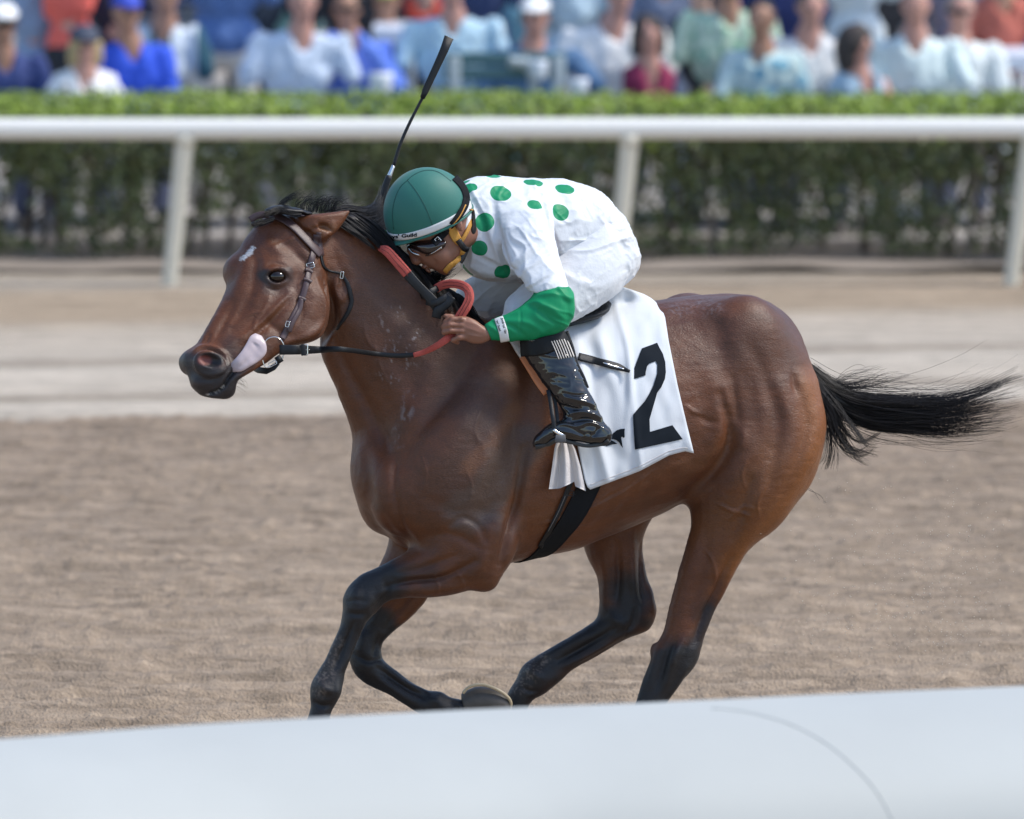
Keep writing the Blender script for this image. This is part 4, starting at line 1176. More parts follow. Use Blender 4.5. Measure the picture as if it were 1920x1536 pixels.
strokes([
    # orbit, brow and socket
    ([(500, 505), (520, 500), (540, 506)], 17, .016, dict(taper=False)), ([(505, 545), (520, 548), (538, 542)], 12, -.006), ([(548, 500), (556, 520), (550, 545)], 12, -.006),
    ([(470, 470), (482, 500), (466, 560), (436, 612)], 11, -.010), ([(500, 432), (540, 458), (566, 492)], 15, -.014), ([(498, 450), (520, 470), (545, 480)], 10, .006), ([(455, 450), (462, 480), (452, 520), (430, 570)], 10, .006),
    # cheek crest, jaw edge
    ([(546, 548), (512, 584), (482, 612), (455, 634)], 6, .011), ([(540, 566), (508, 602), (472, 632)], 8, -.010), ([(604, 545), (612, 580), (600, 612), (570, 634), (532, 642)], 8, .009), ([(594, 505), (620, 555), (620, 610), (597, 648)], 8, -.020),
    ([(575, 520), (592, 560), (584, 600)], 18, .008), ([(556, 545), (566, 590), (548, 622)], 6, -.005), ([(500, 600), (520, 620), (545, 628)], 8, -.006),
    ([(640, 500), (628, 540), (640, 562), (655, 540)], 7, .010), ([(560, 478), (580, 500), (592, 540)], 8, -.010), ([(626, 470), (640, 510), (655, 560)], 9, -.006),
    # nasal bone, lips
    ([(420, 560), (404, 596), (386, 628)], 9, .006), ([(440, 566), (420, 606), (402, 640)], 6, -.007), ([(372, 640), (380, 620), (392, 600)], 3.5, -.006), ([(382, 648), (394, 628)], 3.2, -.006),
    ([(420, 655), (440, 640), (462, 628)], 8, .006), ([(425, 668), (440, 676), (440, 690)], 7, -.006),
])
sc.refresh()
strokes([
    ([(360, 662), (378, 652), (400, 653), (420, 664), (428, 682)], 4.5, .011), ([(364, 678), (372, 694), (392, 702), (414, 698), (428, 684)], 5, .009), ([(376, 712), (396, 712), (416, 702)], 4, -.005), ([(352, 660), (346, 676), (352, 694)], 6, .004),
    ([(505, 560), (492, 585), (480, 600), (476, 618)], 2.6, .0055), ([(492, 585), (470, 590), (440, 612)], 2.4, .005), ([(476, 618), (468, 632), (452, 646)], 2.4, .004), ([(556, 440), (540, 452), (512, 462)], 3, .004),
    ([(496, 518), (506, 507), (520, 503), (534, 507), (543, 518)], 3.6, .009), ([(498, 521), (508, 530), (522, 533), (538, 526)], 3.0, .007), ([(494, 502), (514, 493), (538, 498)], 3, -.005), ([(500, 540), (520, 544), (540, 536)], 3, -.005),
    ([(395, 738), (414, 730), (430, 708), (444, 690), (462, 672)], 3.0, -.016, dict(taper=False)), ([(436, 712), (452, 702), (474, 690)], 5, .005),
    ([(572, 410), (600, 408), (640, 402)], 4, .006), ([(566, 438), (590, 430), (616, 420)], 5, -.008), ([(590, 446), (606, 444), (624, 430)], 3.5, .006), ([(575, 425), (584, 432), (596, 436)], 3, .005),
])
sc.refresh()
# eye opening
eyeD = np.hypot((sc.px - 519.0) / 14.5, (sc.py - 518.5 - (sc.px - 519) * .12) / 8.6)
mm_ = (sc.V[:, 1] < hdep(520) + .02) & (sc.N[:, 1] < 0)
sc.V[:, 1] += np.where(mm_, .016 * smoothstep(1.15, .75, eyeD), 0)
sc.refresh()
sc.refresh()
# fine relief everywhere: soft lumps, skin creases
q = sc.V
sc.V = q + sc.N * (fbm(q * 11, 2, 3) * .0012 + fbm(q * np.array([26, 26, 70]), 2, 9) * .0006)[:, None]
sc.V[:] = relax(sc.V, hF, 0.35)
sc.refresh()
hV = sc.V
hB = bvh_of(hV, hF)

# coat colours: a bay with black points (fixed to the animal; buttock edge has rim light painted in)
def coat(V, N):
    px, py, dp = V[:, 0] * PX, -V[:, 2] * PX, V[:, 1]
    n = len(V)
    base = np.tile(np.array([.100, .0300, .0080]), (n, 1))
    f1 = fbm(V * 3.0, 3, 21)[:, None]; f2 = fbm(V * np.array([16, 16, 30]), 3, 33)[:, None]
    base = base * (1 + .16 * f1 + .14 * f2)
    def mix(c, w):
        nonlocal base
        w = np.clip(w, 0, 1)[:, None]
        base = base * (1 - w) + np.array(c) * w
    def near(poly, w, soft=.5, dmax=None, dmin=None):
        d, _ = seg_dist(px, py, spline(poly, 6) if len(poly) > 2 else poly)
        d = d + 6 * f2[:, 0]
        m = 1 - smoothstep(w * (1 - soft), w, d)
        if dmax is not None: m = m * smoothstep(dmax + .03, dmax - .03, dp)
        if dmin is not None: m = m * smoothstep(dmin - .03, dmin + .03, dp)
        return m
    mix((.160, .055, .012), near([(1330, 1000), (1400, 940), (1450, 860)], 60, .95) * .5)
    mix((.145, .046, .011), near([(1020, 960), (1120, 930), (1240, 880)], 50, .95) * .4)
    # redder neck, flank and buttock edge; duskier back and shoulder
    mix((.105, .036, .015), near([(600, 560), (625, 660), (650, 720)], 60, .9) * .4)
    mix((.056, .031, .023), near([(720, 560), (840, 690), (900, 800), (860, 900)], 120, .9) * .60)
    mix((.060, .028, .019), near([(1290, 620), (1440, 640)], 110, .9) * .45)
    mix((.210, .070, .014), near([(1530, 720), (1520, 880), (1440, 1000), (1380, 1060)], 55, .95) * .85)  # rust coat at the buttock edge, with orange rim glow painted in
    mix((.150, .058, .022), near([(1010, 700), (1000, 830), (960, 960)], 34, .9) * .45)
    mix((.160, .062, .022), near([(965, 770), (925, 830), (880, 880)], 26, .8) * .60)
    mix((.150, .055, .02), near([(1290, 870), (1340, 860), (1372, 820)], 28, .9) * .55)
    # dusty, damp patch behind the shoulder
    mix((.085, .055, .042), near([(985, 830), (945, 880), (905, 940), (870, 960)], 52, .5, dmax=.05) * .7)
    # black points
    K = (.0085, .008, .0095)
    dF = hdep(860) - .15; dG = hdep(760) + .15; dN = hdep(1380) - .135; dR = hdep(1230) + .14
    mix(K, near([(712, 1088), (690, 1104), (665, 1130), (640, 1220), (610, 1290), (590, 1370), (580, 1440)], 70, .55, dmax=dF + .10))
    mix(K, near([(800, 1085), (750, 1080)], 40, .9, dmax=dF + .10) * .5)
    mix(K, near([(700, 1175), (685, 1235), (740, 1290), (830, 1325), (900, 1330)], 62, .5, dmin=dG - .10))
    mix(K, near([(1275, 1255), (1240, 1290), (1190, 1400)], 78, .5, dmax=dN + .12))
    mix(K, near([(1330, 1150), (1300, 1230)], 34, .8, dmax=dN + .12) * .9)
    mix(K, near([(1176, 1110), (1180, 1150), (1090, 1200), (990, 1280), (960, 1350)], 74, .85, dmin=dR - .11))
    # sand dusting on the lower legs
    dust = smoothstep(.05, .55, fbm(V * 150, 2, 5)) * .5 + .12
    mix((.20, .16, .13), near([(625, 1210), (600, 1290)], 26, .9, dmax=dF + .1) * dust * 1.0)
    mix((.20, .16, .13), near([(1010, 1235), (970, 1290)], 30, .9, dmin=dR - .1) * dust * 1.0)
    # muzzle, eye surround, ear edge
    mix((.022, .018, .020), near([(345, 690), (380, 700), (430, 715), (440, 735), (375, 740)], 44, .7))
    mix((.030, .020, .018), near([(430, 640), (440, 680), (480, 650)], 30, .9) * .6)
    mix((.012, .009, .009), near([(501, 518), (538, 518)], 19, .6) * .95)
    mix((.016, .012, .012), near([(500, 535), (535, 540)], 22, .9) * .5)
    mix((.17, .075, .035), near([(600, 432), (625, 425)], 14, .8) * .6)
    mix((.09, .035, .022), near([(480, 440), (540, 470), (545, 540)], 60, .9) * .4)
    # nostril lining
    dsc = hdep(400) - .205
    hole = smoothstep(1.25, .85, np.hypot((px - 395) / 25, (py - 675) / 14)) * smoothstep(-.262, -.250, dp - hdep(400)) * (dp < hdep(400) + .1)
    mix((.008, .008, .010), hole * .95)
    d = np.hypot((px - 383) / 15, (py - 676) / 10)
    mix((.15, .035, .028), smoothstep(1.2, .6, d) * hole)
    # star on the forehead
    st, _ = seg_dist(px, py, [(474, 466), (466, 476), (452, 486)])
    mix((.62, .58, .56), smoothstep(5.2, 1.5, st + 3.0 * fbm(V * 160, 2, 8)))
    # dried foam flecks on the neck
    fl = smoothstep(.5, .85, fbm(V * np.array([95, 95, 60]), 3, 12)) * (near([(742, 600), (752, 640), (742, 690)], 46, .9) * .6 + near([(775, 600), (775, 625)], 22, .9) * .5)
    mix((.30, .27, .27), fl)
    mix((.20, .17, .17), near([(765, 745), (755, 800), (745, 830)], 18, .9) * smoothstep(.0, .7, fbm(V * np.array([60, 60, 25]), 3, 14)) * .6)
    mix((.22, .20, .22), near([(1265, 580), (1300, 572), (1345, 575)], 22, .9) * smoothstep(-.2, .7, fbm(V * np.array([140, 140, 60]), 3, 15)) * .3)
    # mouth
    mm, _ = seg_dist(px, py, [(396, 737), (416, 727), (432, 706), (452, 684), (470, 668)])
    mix((.008, .007, .008), smoothstep(4.5, 1.5, mm) * .9)
    mix((.42, .38, .34), smoothstep(3.2, 1.0, seg_dist(px, py, [(388, 741), (408, 734), (420, 723)])[0]) * smoothstep(-.2, .3, fbm(V * 170, 2, 4)) * .7)
    return np.clip(base, .003, .9)
hcol = coat(hV, sc.N)

m_, nt, b = new_mat('bay coat'); M['coat'] = m_
ca = node(nt, 'ShaderNodeVertexColor', layer_name='coat')
tc = node(nt, 'ShaderNodeTexCoord')
mp = node(nt, 'ShaderNodeMapping'); mp.inputs['Scale'].default_value = (60, 60, 190); mp.inputs['Rotation'].default_value = (0, .6, 0)
nt.links.new(tc.outputs['Object'], mp.inputs[0])
nz = node(nt, 'ShaderNodeTexNoise'); nz.inputs['Scale'].default_value = 2.2; nz.inputs['Detail'].default_value = 6; nz.inputs['Distortion'].default_value = .4
nt.links.new(mp.outputs[0], nz.inputs[0])
mr = node(nt, 'ShaderNodeMapRange'); mr.inputs[1].default_value = .25; mr.inputs[2].default_value = .75; mr.inputs[3].default_value = .70; mr.inputs[4].default_value = 1.34
nt.links.new(nz.outputs[0], mr.inputs[0])
mul = node(nt, 'ShaderNodeVectorMath', operation='SCALE')
nt.links.new(ca.outputs[0], mul.inputs[0]); nt.links.new(mr.outputs[0], mul.inputs['Scale'])
nt.links.new(mul.outputs[0], b.inputs['Base Color'])
n3 = node(nt, 'ShaderNodeTexNoise'); n3.inputs['Scale'].default_value = 7; n3.inputs['Detail'].default_value = 5
nt.links.new(tc.outputs['Object'], n3.inputs[0])
r3 = node(nt, 'ShaderNodeMapRange'); r3.inputs[1].default_value = .3; r3.inputs[2].default_value = .7; r3.inputs[3].default_value = .32; r3.inputs[4].default_value = .50
nt.links.new(n3.outputs[0], r3.inputs[0]); nt.links.new(r3.outputs[0], b.inputs['Roughness'])
b.inputs['Specular IOR Level'].default_value = .45
b.inputs['Sheen Weight'].default_value = .05; b.inputs['Sheen Roughness'].default_value = .45
n4 = node(nt, 'ShaderNodeTexNoise'); n4.inputs['Scale'].default_value = 38; n4.inputs['Detail'].default_value = 4
nt.links.new(tc.outputs['Object'], n4.inputs[0])
b1 = node(nt, 'ShaderNodeBump'); b1.inputs['Strength'].default_value = .12; b1.inputs['Distance'].default_value = .01
b2 = node(nt, 'ShaderNodeBump'); b2.inputs['Strength'].default_value = .42; b2.inputs['Distance'].default_value = .004
nt.links.new(n4.outputs[0], b1.inputs['Height']); nt.links.new(nz.outputs[0], b2.inputs['Height'])
nt.links.new(b1.outputs[0], b2.inputs['Normal'])
mp6 = node(nt, 'ShaderNodeMapping'); mp6.inputs['Scale'].default_value = (150, 150, 420); mp6.inputs['Rotation'].default_value = (0, .75, 0); nt.links.new(tc.outputs['Object'], mp6.inputs[0])
n6 = node(nt, 'ShaderNodeTexNoise'); n6.inputs['Scale'].default_value = 1.0; n6.inputs['Detail'].default_value = 3; nt.links.new(mp6.outputs[0], n6.inputs[0])
b3 = node(nt, 'ShaderNodeBump'); b3.inputs['Strength'].default_value = .5; b3.inputs['Distance'].default_value = .0022
nt.links.new(n6.outputs[0], b3.inputs['Height']); nt.links.new(b2.outputs[0], b3.inputs['Normal']); nt.links.new(b3.outputs[0], b.inputs['Normal'])

horse = empty('racehorse', (0, 29.5, 0), 'dark bay racehorse galloping left with ears back and black tail streaming', 'horse')
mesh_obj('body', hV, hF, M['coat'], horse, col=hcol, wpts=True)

# eye, tongue, hooves
e_dep = hit(hB, 512, 527, -.5)
ed_ = np.median([hit(hB, x, y, -.35) for x, y in ((500, 521), (541, 520), (520, 506), (520, 531))])
eV, eF = sphere(S(519.5, 518.5, ed_ + .011), (.0275, .021, .0205))
mesh_obj('eye', eV, eF, M['eye'], horse, wpts=True)
tg = [(426, 688, 434, 698, hit(hB, 436, 700) + .004, .004), (439, 675, 452, 697, hit(hB, 447, 694) - .006, .008), (451, 661, 470, 687, hit(hB, 460, 684) - .012, .009), (459, 649, 487, 676, hit(hB, 472, 672) - .016, .009), (465, 638, 499, 662, hit(hB, 480, 660) - .018, .008), (470, 630, 499, 645, hit(hB, 484, 650) - .017, .007), (478, 625, 491, 630, hit(hB, 486, 636) - .014, .004)]
tV, tF, tT = loft(tg, np.array([0, 1, 0]), sub=6, nr=24, cap=(.3, .3))
ts_ = [tuple(x) for x in tF]
td1, _t = seg_dist(tV[:, 0] * PX, -tV[:, 2] * PX, [(478, 640), (482, 655), (470, 672), (450, 688)])
tV[:, 1] += .004 * np.exp(-(td1 / 3.5) ** 2) * (tV[:, 1] < np.median(tV[:, 1]))
tV = tV + .0015 * np.stack([0 * td1, vnoise(tV * 60, 2), 0 * td1], 1)
mesh_obj('tongue', tV, [tuple(x) for x in tF] + [tuple(x) for x in tT], M['tongue'], horse, wpts=True)
# ------------------------------------------------------------------ tack
def strap_geo(pts, w, th=.004, bv=None, off=.002, sub=6, lift=None, wid=None):
    """a strap laid along picture points; points with a third value hang free at that depth"""
    has = [len(p) > 2 for p in pts]
    P2 = spline([p[:2] for p in pts], sub)
    n = len(P2)
    dep = np.full(n, np.nan)
    for i, p in enumerate(pts):
        if has[i]: dep[min(i * sub, n - 1)] = p[2]
    free = np.zeros(n, bool)
    for i in range(len(pts) - 1):
        if has[i] and has[i + 1]: free[i * sub:(i + 1) * sub + 1] = True
    ok = ~np.isnan(dep)
    if ok.any():
        lin = np.interp(np.arange(n), np.nonzero(ok)[0], dep[ok])
    tan = np.gradient(P2, axis=0); tan /= np.linalg.norm(tan, axis=1)[:, None] + 1e-9
    nor = np.stack([-tan[:, 1], tan[:, 0]], 1)
    ww = np.full(n, w / 2.0) if wid is None else np.interp(np.linspace(0, 1, n), np.linspace(0, 1, len(wid)), wid) / 2
    cen, eL, eR = [], [], []
    for i in range(n):
        if free[i]:
            cen.append(lin[i]); eL.append(lin[i]); eR.append(lin[i]); continue
        c = hit(bv, P2[i, 0], P2[i, 1])
        cen.append(np.nan if c is None else c)
        for s, L in ((-1, eL), (1, eR)):
            e = hit(bv, P2[i, 0] + s * nor[i, 0] * ww[i], P2[i, 1] + s * nor[i, 1] * ww[i])
            L.append(np.nan if e is None or c is None or abs(e - c) > .03 else e)
    cen, eL, eR = map(np.array, (cen, eL, eR))
    g = ~np.isnan(cen)
    cen = np.interp(np.arange(n), np.nonzero(g)[0], cen[g])
    eL = np.where(np.isnan(eL), cen, eL); eR = np.where(np.isnan(eR), cen, eR)
    def sm(a):
        b_ = a.copy(); b_[1:-1] = (a[:-2] + a[1:-1] * 2 + a[2:]) / 4; return b_
    for _ in range(2): cen, eL, eR = sm(cen), sm(eL), sm(eR)
    mid = np.minimum(cen, (eL + eR) / 2)
    P = np.stack([P2[:, 0] / PX, mid - off, -P2[:, 1] / PX], 1)
    Wv = np.stack([nor[:, 0] * ww / PX, (eR - eL) / 2, -nor[:, 1] * ww / PX], 1)
    return ribbon(P, Wv, th)

def strap(name, pts, w, mat, parent=None, th=.004, bv=None, **kw):
    lab = {k: kw.pop(k) for k in ('label', 'cat', 'group') if k in kw}
    V, F = strap_geo(pts, w, th, bv or hB, **kw)
    return mesh_obj(name, V, F, mat, parent, wpts=True, **lab)

def buckle(name, px, py, w, h, ang, dep, parent, mat=None, r=.0016):
    c, s = math.cos(math.radians(ang)), math.sin(math.radians(ang))
    pts = []
    for x, y in ((-1, -1), (0, -1), (1, -1), (1, 0), (1, 1), (0, 1), (-1, 1), (-1, 0)):
        X, Y = x * w / 2, y * h / 2
        pts.append(S(px + X * c - Y * s, py + X * s + Y * c, dep))
    ring = tube(pts, r, 8, 3, closed=True)
    pr = tube([S(px, py - 0, dep - .002), S(px + w * .7 * c, py + w * .7 * s, dep - .003)], r * .7, 6, 3)
    return mesh_obj(name, *joined([ring, pr]), mat or M['steel'], parent, wpts=True)

bridle = empty('bridle', (-0.8, 29.2, 1.7), 'brown leather racing bridle with steel bit on the galloping horse', 'bridle')
strap('browband', [(469, 413), (484, 404), (508, 403), (530, 411), (552, 427), (574, 449), (592, 468), (602, 478)], 13, M['leather_brown'], bridle, th=.005, off=.009)
strap('crownpiece', [(598, 436), (598, 446), (600, 462), (603, 480)], 9, M['leather_brown'], bridle, th=.004)
strap('cheekpiece', [(594, 440), (590, 462), (586, 480), (582, 496), (577, 520), (571, 545), (563, 568), (552, 590), (544, 606), (536, 622), (528, 636)], 11.5, M['leather_brown'], bridle, th=.005)
strap('cheek_strap_end', [(565, 560), (562, 580), (552, 598), (546, 610), (542, 622)], 9, M['leather_brown'], bridle, th=.005, off=.006)
for p in ((578, 508), (576, 526), (566, 560)):
    strap('keeper', [(p[0] - 7, p[1] - 2), (p[0], p[1]), (p[0] + 7, p[1] + 4)], 6, M['leather_brown'], bridle, th=.009)
buckle('buckle', 582, 498, 13, 9, -15, hit(hB, 582, 498) - .009, bridle)
buckle('buckle', 539, 608, 6, 10, 15, hit(hB, 539, 608) - .010, bridle, r=.0013)
tl = strap('throatlatch', [(601, 478), (604, 492), (609, 503), (620, 509), (638, 513), (646, 522), (653, 536), (657, 552), (659, 566), (655, 580), (649, 592), (638, 608), (632, 618)], 6.5, M['leather_black'], bridle, th=.0045, wid=[4, 4, 4, 5, 8, 8, 8, 7, 4])
buckle('buckle', 641, 516, 5, 12, 10, hit(hB, 641, 516) - .010, bridle, r=.0014)
bd = hit(hB, 515, 652) - .016
ring = [(498, 640, bd), (505, 634, bd), (516, 632, bd), (526, 637, bd), (532, 648, bd + .004), (533, 660, bd + .008), (528, 674, bd + .008), (516, 684, bd), (503, 689, bd), (496, 686, bd - .002), (492, 672, bd - .004), (493, 655, bd - .002)]
mesh_obj('bit_ring', *tube([S(*p) for p in ring], .0024, 10, 4, closed=True), M['steel'], bridle, wpts=True)
mesh_obj('mouthpiece', *tube([S(493, 664, bd), S(492, 662, bd + .05), S(478, 655, bd + .12), S(450, 650, bd + .2)], .0045, 10, 4), M['steel'], bridle, wpts=True)
mesh_obj('chin_strap', *ribbon(np.array([S(*p) for p in [(524, 678, bd - .004), (516, 688, bd - .002), (500, 696, bd + .01), (484, 694, bd + .05), (470, 686, bd + .11)]]), np.array([[.0, .004, .011]] * 5), .005), M['leather_black'], bridle, wpts=True)
mesh_obj('curb_roller', *tube([S(519, 668, bd - .008), S(527, 680, bd - .008)], .011, 14, 2), M['leather_black'], bridle, wpts=True)
buckle('buckle', 511, 682, 14, 7, -28, bd - .012, bridle)

# reins: leather from the bit to red rubber grips gathered in the hands
HD = -.385         # depth of the near hand
reins = empty('reins', (-0.5, 29.1, 1.5), 'black leather reins with red rubber grips held by the jockey', 'reins')
def rein_pts(L): return [(x, y, d) for x, y, d in L]
nd = hit(hB, 700, 664) - .012
strap('rein_leather', [(524, 656, bd - .006), (560, 656, bd - .008), (598, 656, (bd + nd) / 2), (640, 655, min(nd, bd + .02)), (700, 663, nd), (745, 667, nd - .008), (780, 665, nd - .02)], 12, M['leather_black'], reins, th=.006, wid=[19, 18, 13, 10, 9, 9, 9])
strap('rein_keeper', [(566, 646, bd - .016), (569, 656, bd - .016), (570, 667, bd - .016)], 10, M['leather_black'], reins, th=.006)
buckle('buckle', 572, 656, 9, 19, 0, bd - .020, reins, r=.0018)
strap('rein_grip', [(776, 666, nd - .02), (796, 660, nd - .03), (818, 649, HD + .02), (836, 637, HD + .002), (850, 625, HD + .02)], 12, M['rubber_red'], reins, th=.006, wid=[9, 10, 12, 14, 14])
strap('rein_grip', [(852, 612, HD + .02), (862, 594, HD + .004), (874, 576, HD), (880, 560, HD + .004), (878, 545, HD + .02), (868, 536, HD + .04), (850, 532, HD + .06), (832, 534, HD + .08), (818, 541, HD + .10)], 18, M['rubber_red'], reins, th=.006, wid=[17, 18, 18, 17, 17, 16, 16])
fr = hit(hB, 756, 520, -.25)
strap('rein_grip', [(712, 466, fr - .05), (724, 470, fr - .085), (738, 484, fr - .09), (752, 500, fr - .095), (764, 514, fr - .095)], 19, M['rubber_red'], reins, th=.007, wid=[9, 18, 19, 19, 19])
strap('rein_leather', [(762, 512, fr - .094), (778, 530, fr - .094), (796, 548, fr - .09), (812, 566, fr - .088), (828, 592, fr - .075)], 17, M['leather_black'], reins, th=.005, wid=[19, 18, 17, 20, 16])
strap('rein_knot', [(846, 556, fr - .085), (838, 568, fr - .09), (822, 582, fr - .09), (818, 596, fr - .085)], 18, M['leather_black'], reins, th=.007)
strap('rein_knot', [(800, 566, fr - .080), (816, 568, fr - .094), (832, 560, fr - .092), (844, 552, fr - .08)], 13, M['leather_black'], reins, th=.006)
strap('rein_leather', [(820, 541, HD + .09), (806, 548, fr - .075), (790, 556, fr - .05)], 12, M['leather_black'], reins, th=.005)

for L_, d_ in (([(716, 467), (727, 473), (740, 488), (754, 504), (766, 518)], fr - .104), ([(722, 463), (733, 469), (746, 484), (760, 499), (772, 512)], fr - .104)):
    strap('grip_stitching', [(x - 1, y, d_) for x, y in L_], 1.1, M['seam_dark'], reins, th=.002)
for o_ in (-3.2, 3.2):
    strap('grip_stitching', [(858 + o_, 600, HD - .004), (870 + o_ * .9, 579 + o_ * .3, HD - .008), (880 + o_, 560, HD - .006), (877 + o_ * .8, 545 - o_ * .4, HD + .010), (867 + o_ * .4, 536 - o_ * .9, HD + .028), (848, 532 - o_, HD + .050), (830, 534 - o_, HD + .070)], 1.1, M['seam_dark'], reins, th=.002)

# saddle cloth: draped over the back, both sides
nU, nVr = 46, 60
topx = spline([(1052, 560), (1100, 552), (1160, 534), (1196, 545), (1228, 559), (1252, 580)], 8)
def cloth_point(a, t):
    """a 0..1 front to back, t 0..1 spine to hem; returns picture position"""
    xt = np.interp(a, [0, .25, .5, .7, .88, 1], [1046, 1096, 1150, 1188, 1220, 1240])
    yt = np.interp(a, [0, .25, .5, .7, .85, .94, 1], [580, 566, 537, 543, 552, 560, 568])
    bx = np.interp(a, [0, .03, .5, .8, .93, 1], [1096, 1104, 1198, 1254, 1284, 1301])
    by = np.interp(a, [0, .03, .5, .8, .93, 1], [900, 919, 884, 854, 846, 850])
    # back edge runs down through (1258,600) (1262,650) (1276,740) (1290,805)
    x = xt + (bx - xt) * t; y = yt + (by - yt) * t
    xe = np.interp(t, [0, .04, .10, .25, .55, .8, 1], [1240, 1250, 1256, 1261, 1275, 1289, 1301])
    xf = np.interp(t, [0, .1, .3, .6, .85, 1], [1046, 1050, 1058, 1070, 1086, 1096])
    x = xf + (xe - xf) * ((x - (xt * 0 + 1046 + (1096 - 1046) * t)) / ((1250 + (1301 - 1250) * t) - (1046 + (1096 - 1046) * t)))
    return x, y
G = np.zeros((nU + 1, nVr + 1, 3))
for i in range(nU + 1):
    a = i / nU
    prev = None
    for j in range(nVr + 1):
        t = (j / nVr) ** 1.0
        x, y = cloth_point(a, t)
        d = hit(hB, x, max(y, 572 if x < 1240 else 566))
        if d is None: d = hdep(x)
        G[i, j] = S(x, y, d)
for i in range(nU + 1):                         # over the spine the depth eases towards the midline
    for j in range(nVr, -1, -1):
        t = j / nVr
        if t < .10:
            w = 1 - t / .10
            mid = hdep(G[i, j, 0] * PX) - .01
            G[i, j, 1] = G[i, j, 1] * (1 - w ** 1.6) + mid * w ** 1.6
for _ in range(3):
    G[:, 1:-1, 1] = (G[:, :-2, 1] + 2 * G[:, 1:-1, 1] + G[:, 2:, 1]) / 4
    G[1:-1, :, 1] = (G[:-2, :, 1] + 2 * G[1:-1, :, 1] + G[2:, :, 1]) / 4
A_, T_ = np.meshgrid(np.linspace(0, 1, nU + 1), np.linspace(0, 1, nVr + 1), indexing='ij')
pp = G.reshape(-1, 3)
fold = (.007 * np.sin(A_ * 17 + T_ * 5 + 2.5 * vnoise(pp * 6, 4).reshape(A_.shape)) * smoothstep(.9, .1, A_) * (.3 + .7 * T_)
        + .010 * vnoise(pp * np.array([11, 8, 5]), 7).reshape(A_.shape) + .004 * vnoise(pp * np.array([30, 20, 14]), 8).reshape(A_.shape))
fold += .016 * np.exp(-((A_ - .28 - .25 * T_) / .05) ** 2) * smoothstep(.05, .3, T_) * smoothstep(.75, .4, T_)
fold += .012 * np.exp(-((A_ - .12 - .1 * T_) / .035) ** 2) * smoothstep(.1, .3, T_)
fold += .010 * np.exp(-((A_ - .45 - .12 * np.sin(T_ * 4)) / .03) ** 2) * smoothstep(.0, .2, T_) * smoothstep(.9, .5, T_) + .007 * np.exp(-((A_ - .62 + .10 * T_) / .022) ** 2) * smoothstep(.3, .5, T_)
fold += .020 * smoothstep(.90, 1, A_) * smoothstep(.8, 1, T_)
G[:, :, 1] -= .016 + fold + .01 * smoothstep(.8, 1, T_)
top = G[:, :1].copy()
# far half: mirror across the horse's midline plane
def mirror(P):
    P = P.copy()
    n = LAT / np.linalg.norm(LAT)
    c = np.stack([P[..., 0], hdep(P[..., 0] * PX), P[..., 2]], -1)
    o = np.array([1000 / PX, 0, 0]); ax = np.array([1, .325, 0]); ax = ax / np.linalg.norm(ax)
    nn = np.cross(ax, np.array([0, -.104, .994])); nn /= np.linalg.norm(nn)
    if nn[1] < 0: nn = -nn
    d = (P - o) @ nn
    return P - 2 * d[..., None] * nn
Fm = mirror(G)
Gall = np.concatenate([Fm[:, ::-1], G[:, :]], axis=1)
nV2 = Gall.shape[1]
idx = np.arange((nU + 1) * nV2).reshape(nU + 1, nV2)
F = np.stack([idx[:-1, :-1], idx[1:, :-1], idx[1:, 1:], idx[:-1, 1:]], -1).reshape(-1, 4)
V = Gall.reshape(-1, 3)
# give it thickness
bnd = list(idx[:, 0]) + list(idx[-1, 1:]) + list(idx[-2::-1, -1]) + list(idx[0, -2:0:-1])
V2, F2 = thicken(V, F, .003, bnd)
M['cloth'] = simple('white saddle cloth', (0.60, 0.63, 0.67), 0.75, noise=.03, scale=10, bump=.12, bscale=260, sheen=.2)
cloth = mesh_obj('saddle_cloth', V2, F2, M['cloth'], None, wpts=True, label='white saddle cloth with black number 2 on the bay horse', cat='saddle cloth')
cB = bvh_of(V, F)
hem = [S(x, y, hit(cB, x, y, -.3) - .0035) for x, y in [cloth_point(a, .975) for a in np.linspace(.05, .96, 24)]]
mesh_obj('hem_seam', *tube(hem, .0012, 6, 2), M['towel'], cloth, wpts=True)

def decal(name, poly, bv, mat, parent, off=.0048, step=7, label=None):
    """a printed shape laid on the cloth, following its folds"""
    poly = [Vector(p) for p in poly]
    pts = []
    n = len(poly)
    for i in range(n):
        a, b_ = poly[i], poly[(i + 1) % n]
        k = max(1, int((b_ - a).length / step))
        for j in range(k): pts.append(a + (b_ - a) * (j / k))
    nb = len(pts)
    edges = [(i, (i + 1) % nb) for i in range(nb)]
    xs = [p.x for p in pts]; ys = [p.y for p in pts]
    def inside(x, y):
        c = False; j = nb - 1
        for i in range(nb):
            if (ys[i] > y) != (ys[j] > y) and x < (xs[j] - xs[i]) * (y - ys[i]) / (ys[j] - ys[i]) + xs[i]: c = not c
            j = i
        return c
    x = min(xs) + step / 2
    while x < max(xs):
        y = min(ys) + step / 2
        while y < max(ys):
            if inside(x, y) and min((Vector((x, y)) - q).length for q in pts) > step * .45: pts.append(Vector((x, y)))
            y += step
        x += step
    r = delaunay_2d_cdt(pts, edges, [], 1, 1e-5)
    vs, fs = r[0], r[2]
    V, F = [], []
    for v in vs:
        d = hit(bv, v.x, v.y, None)
        if d is None: d = -.3
        V.append(S(v.x, v.y, d - off))
    for f in fs:
        cx = sum(vs[i].x for i in f) / 3; cy = sum(vs[i].y for i in f) / 3
        if inside(cx, cy): F.append(tuple(f))
    return mesh_obj(name, np.array(V), F, mat, parent, wpts=True, label=label)

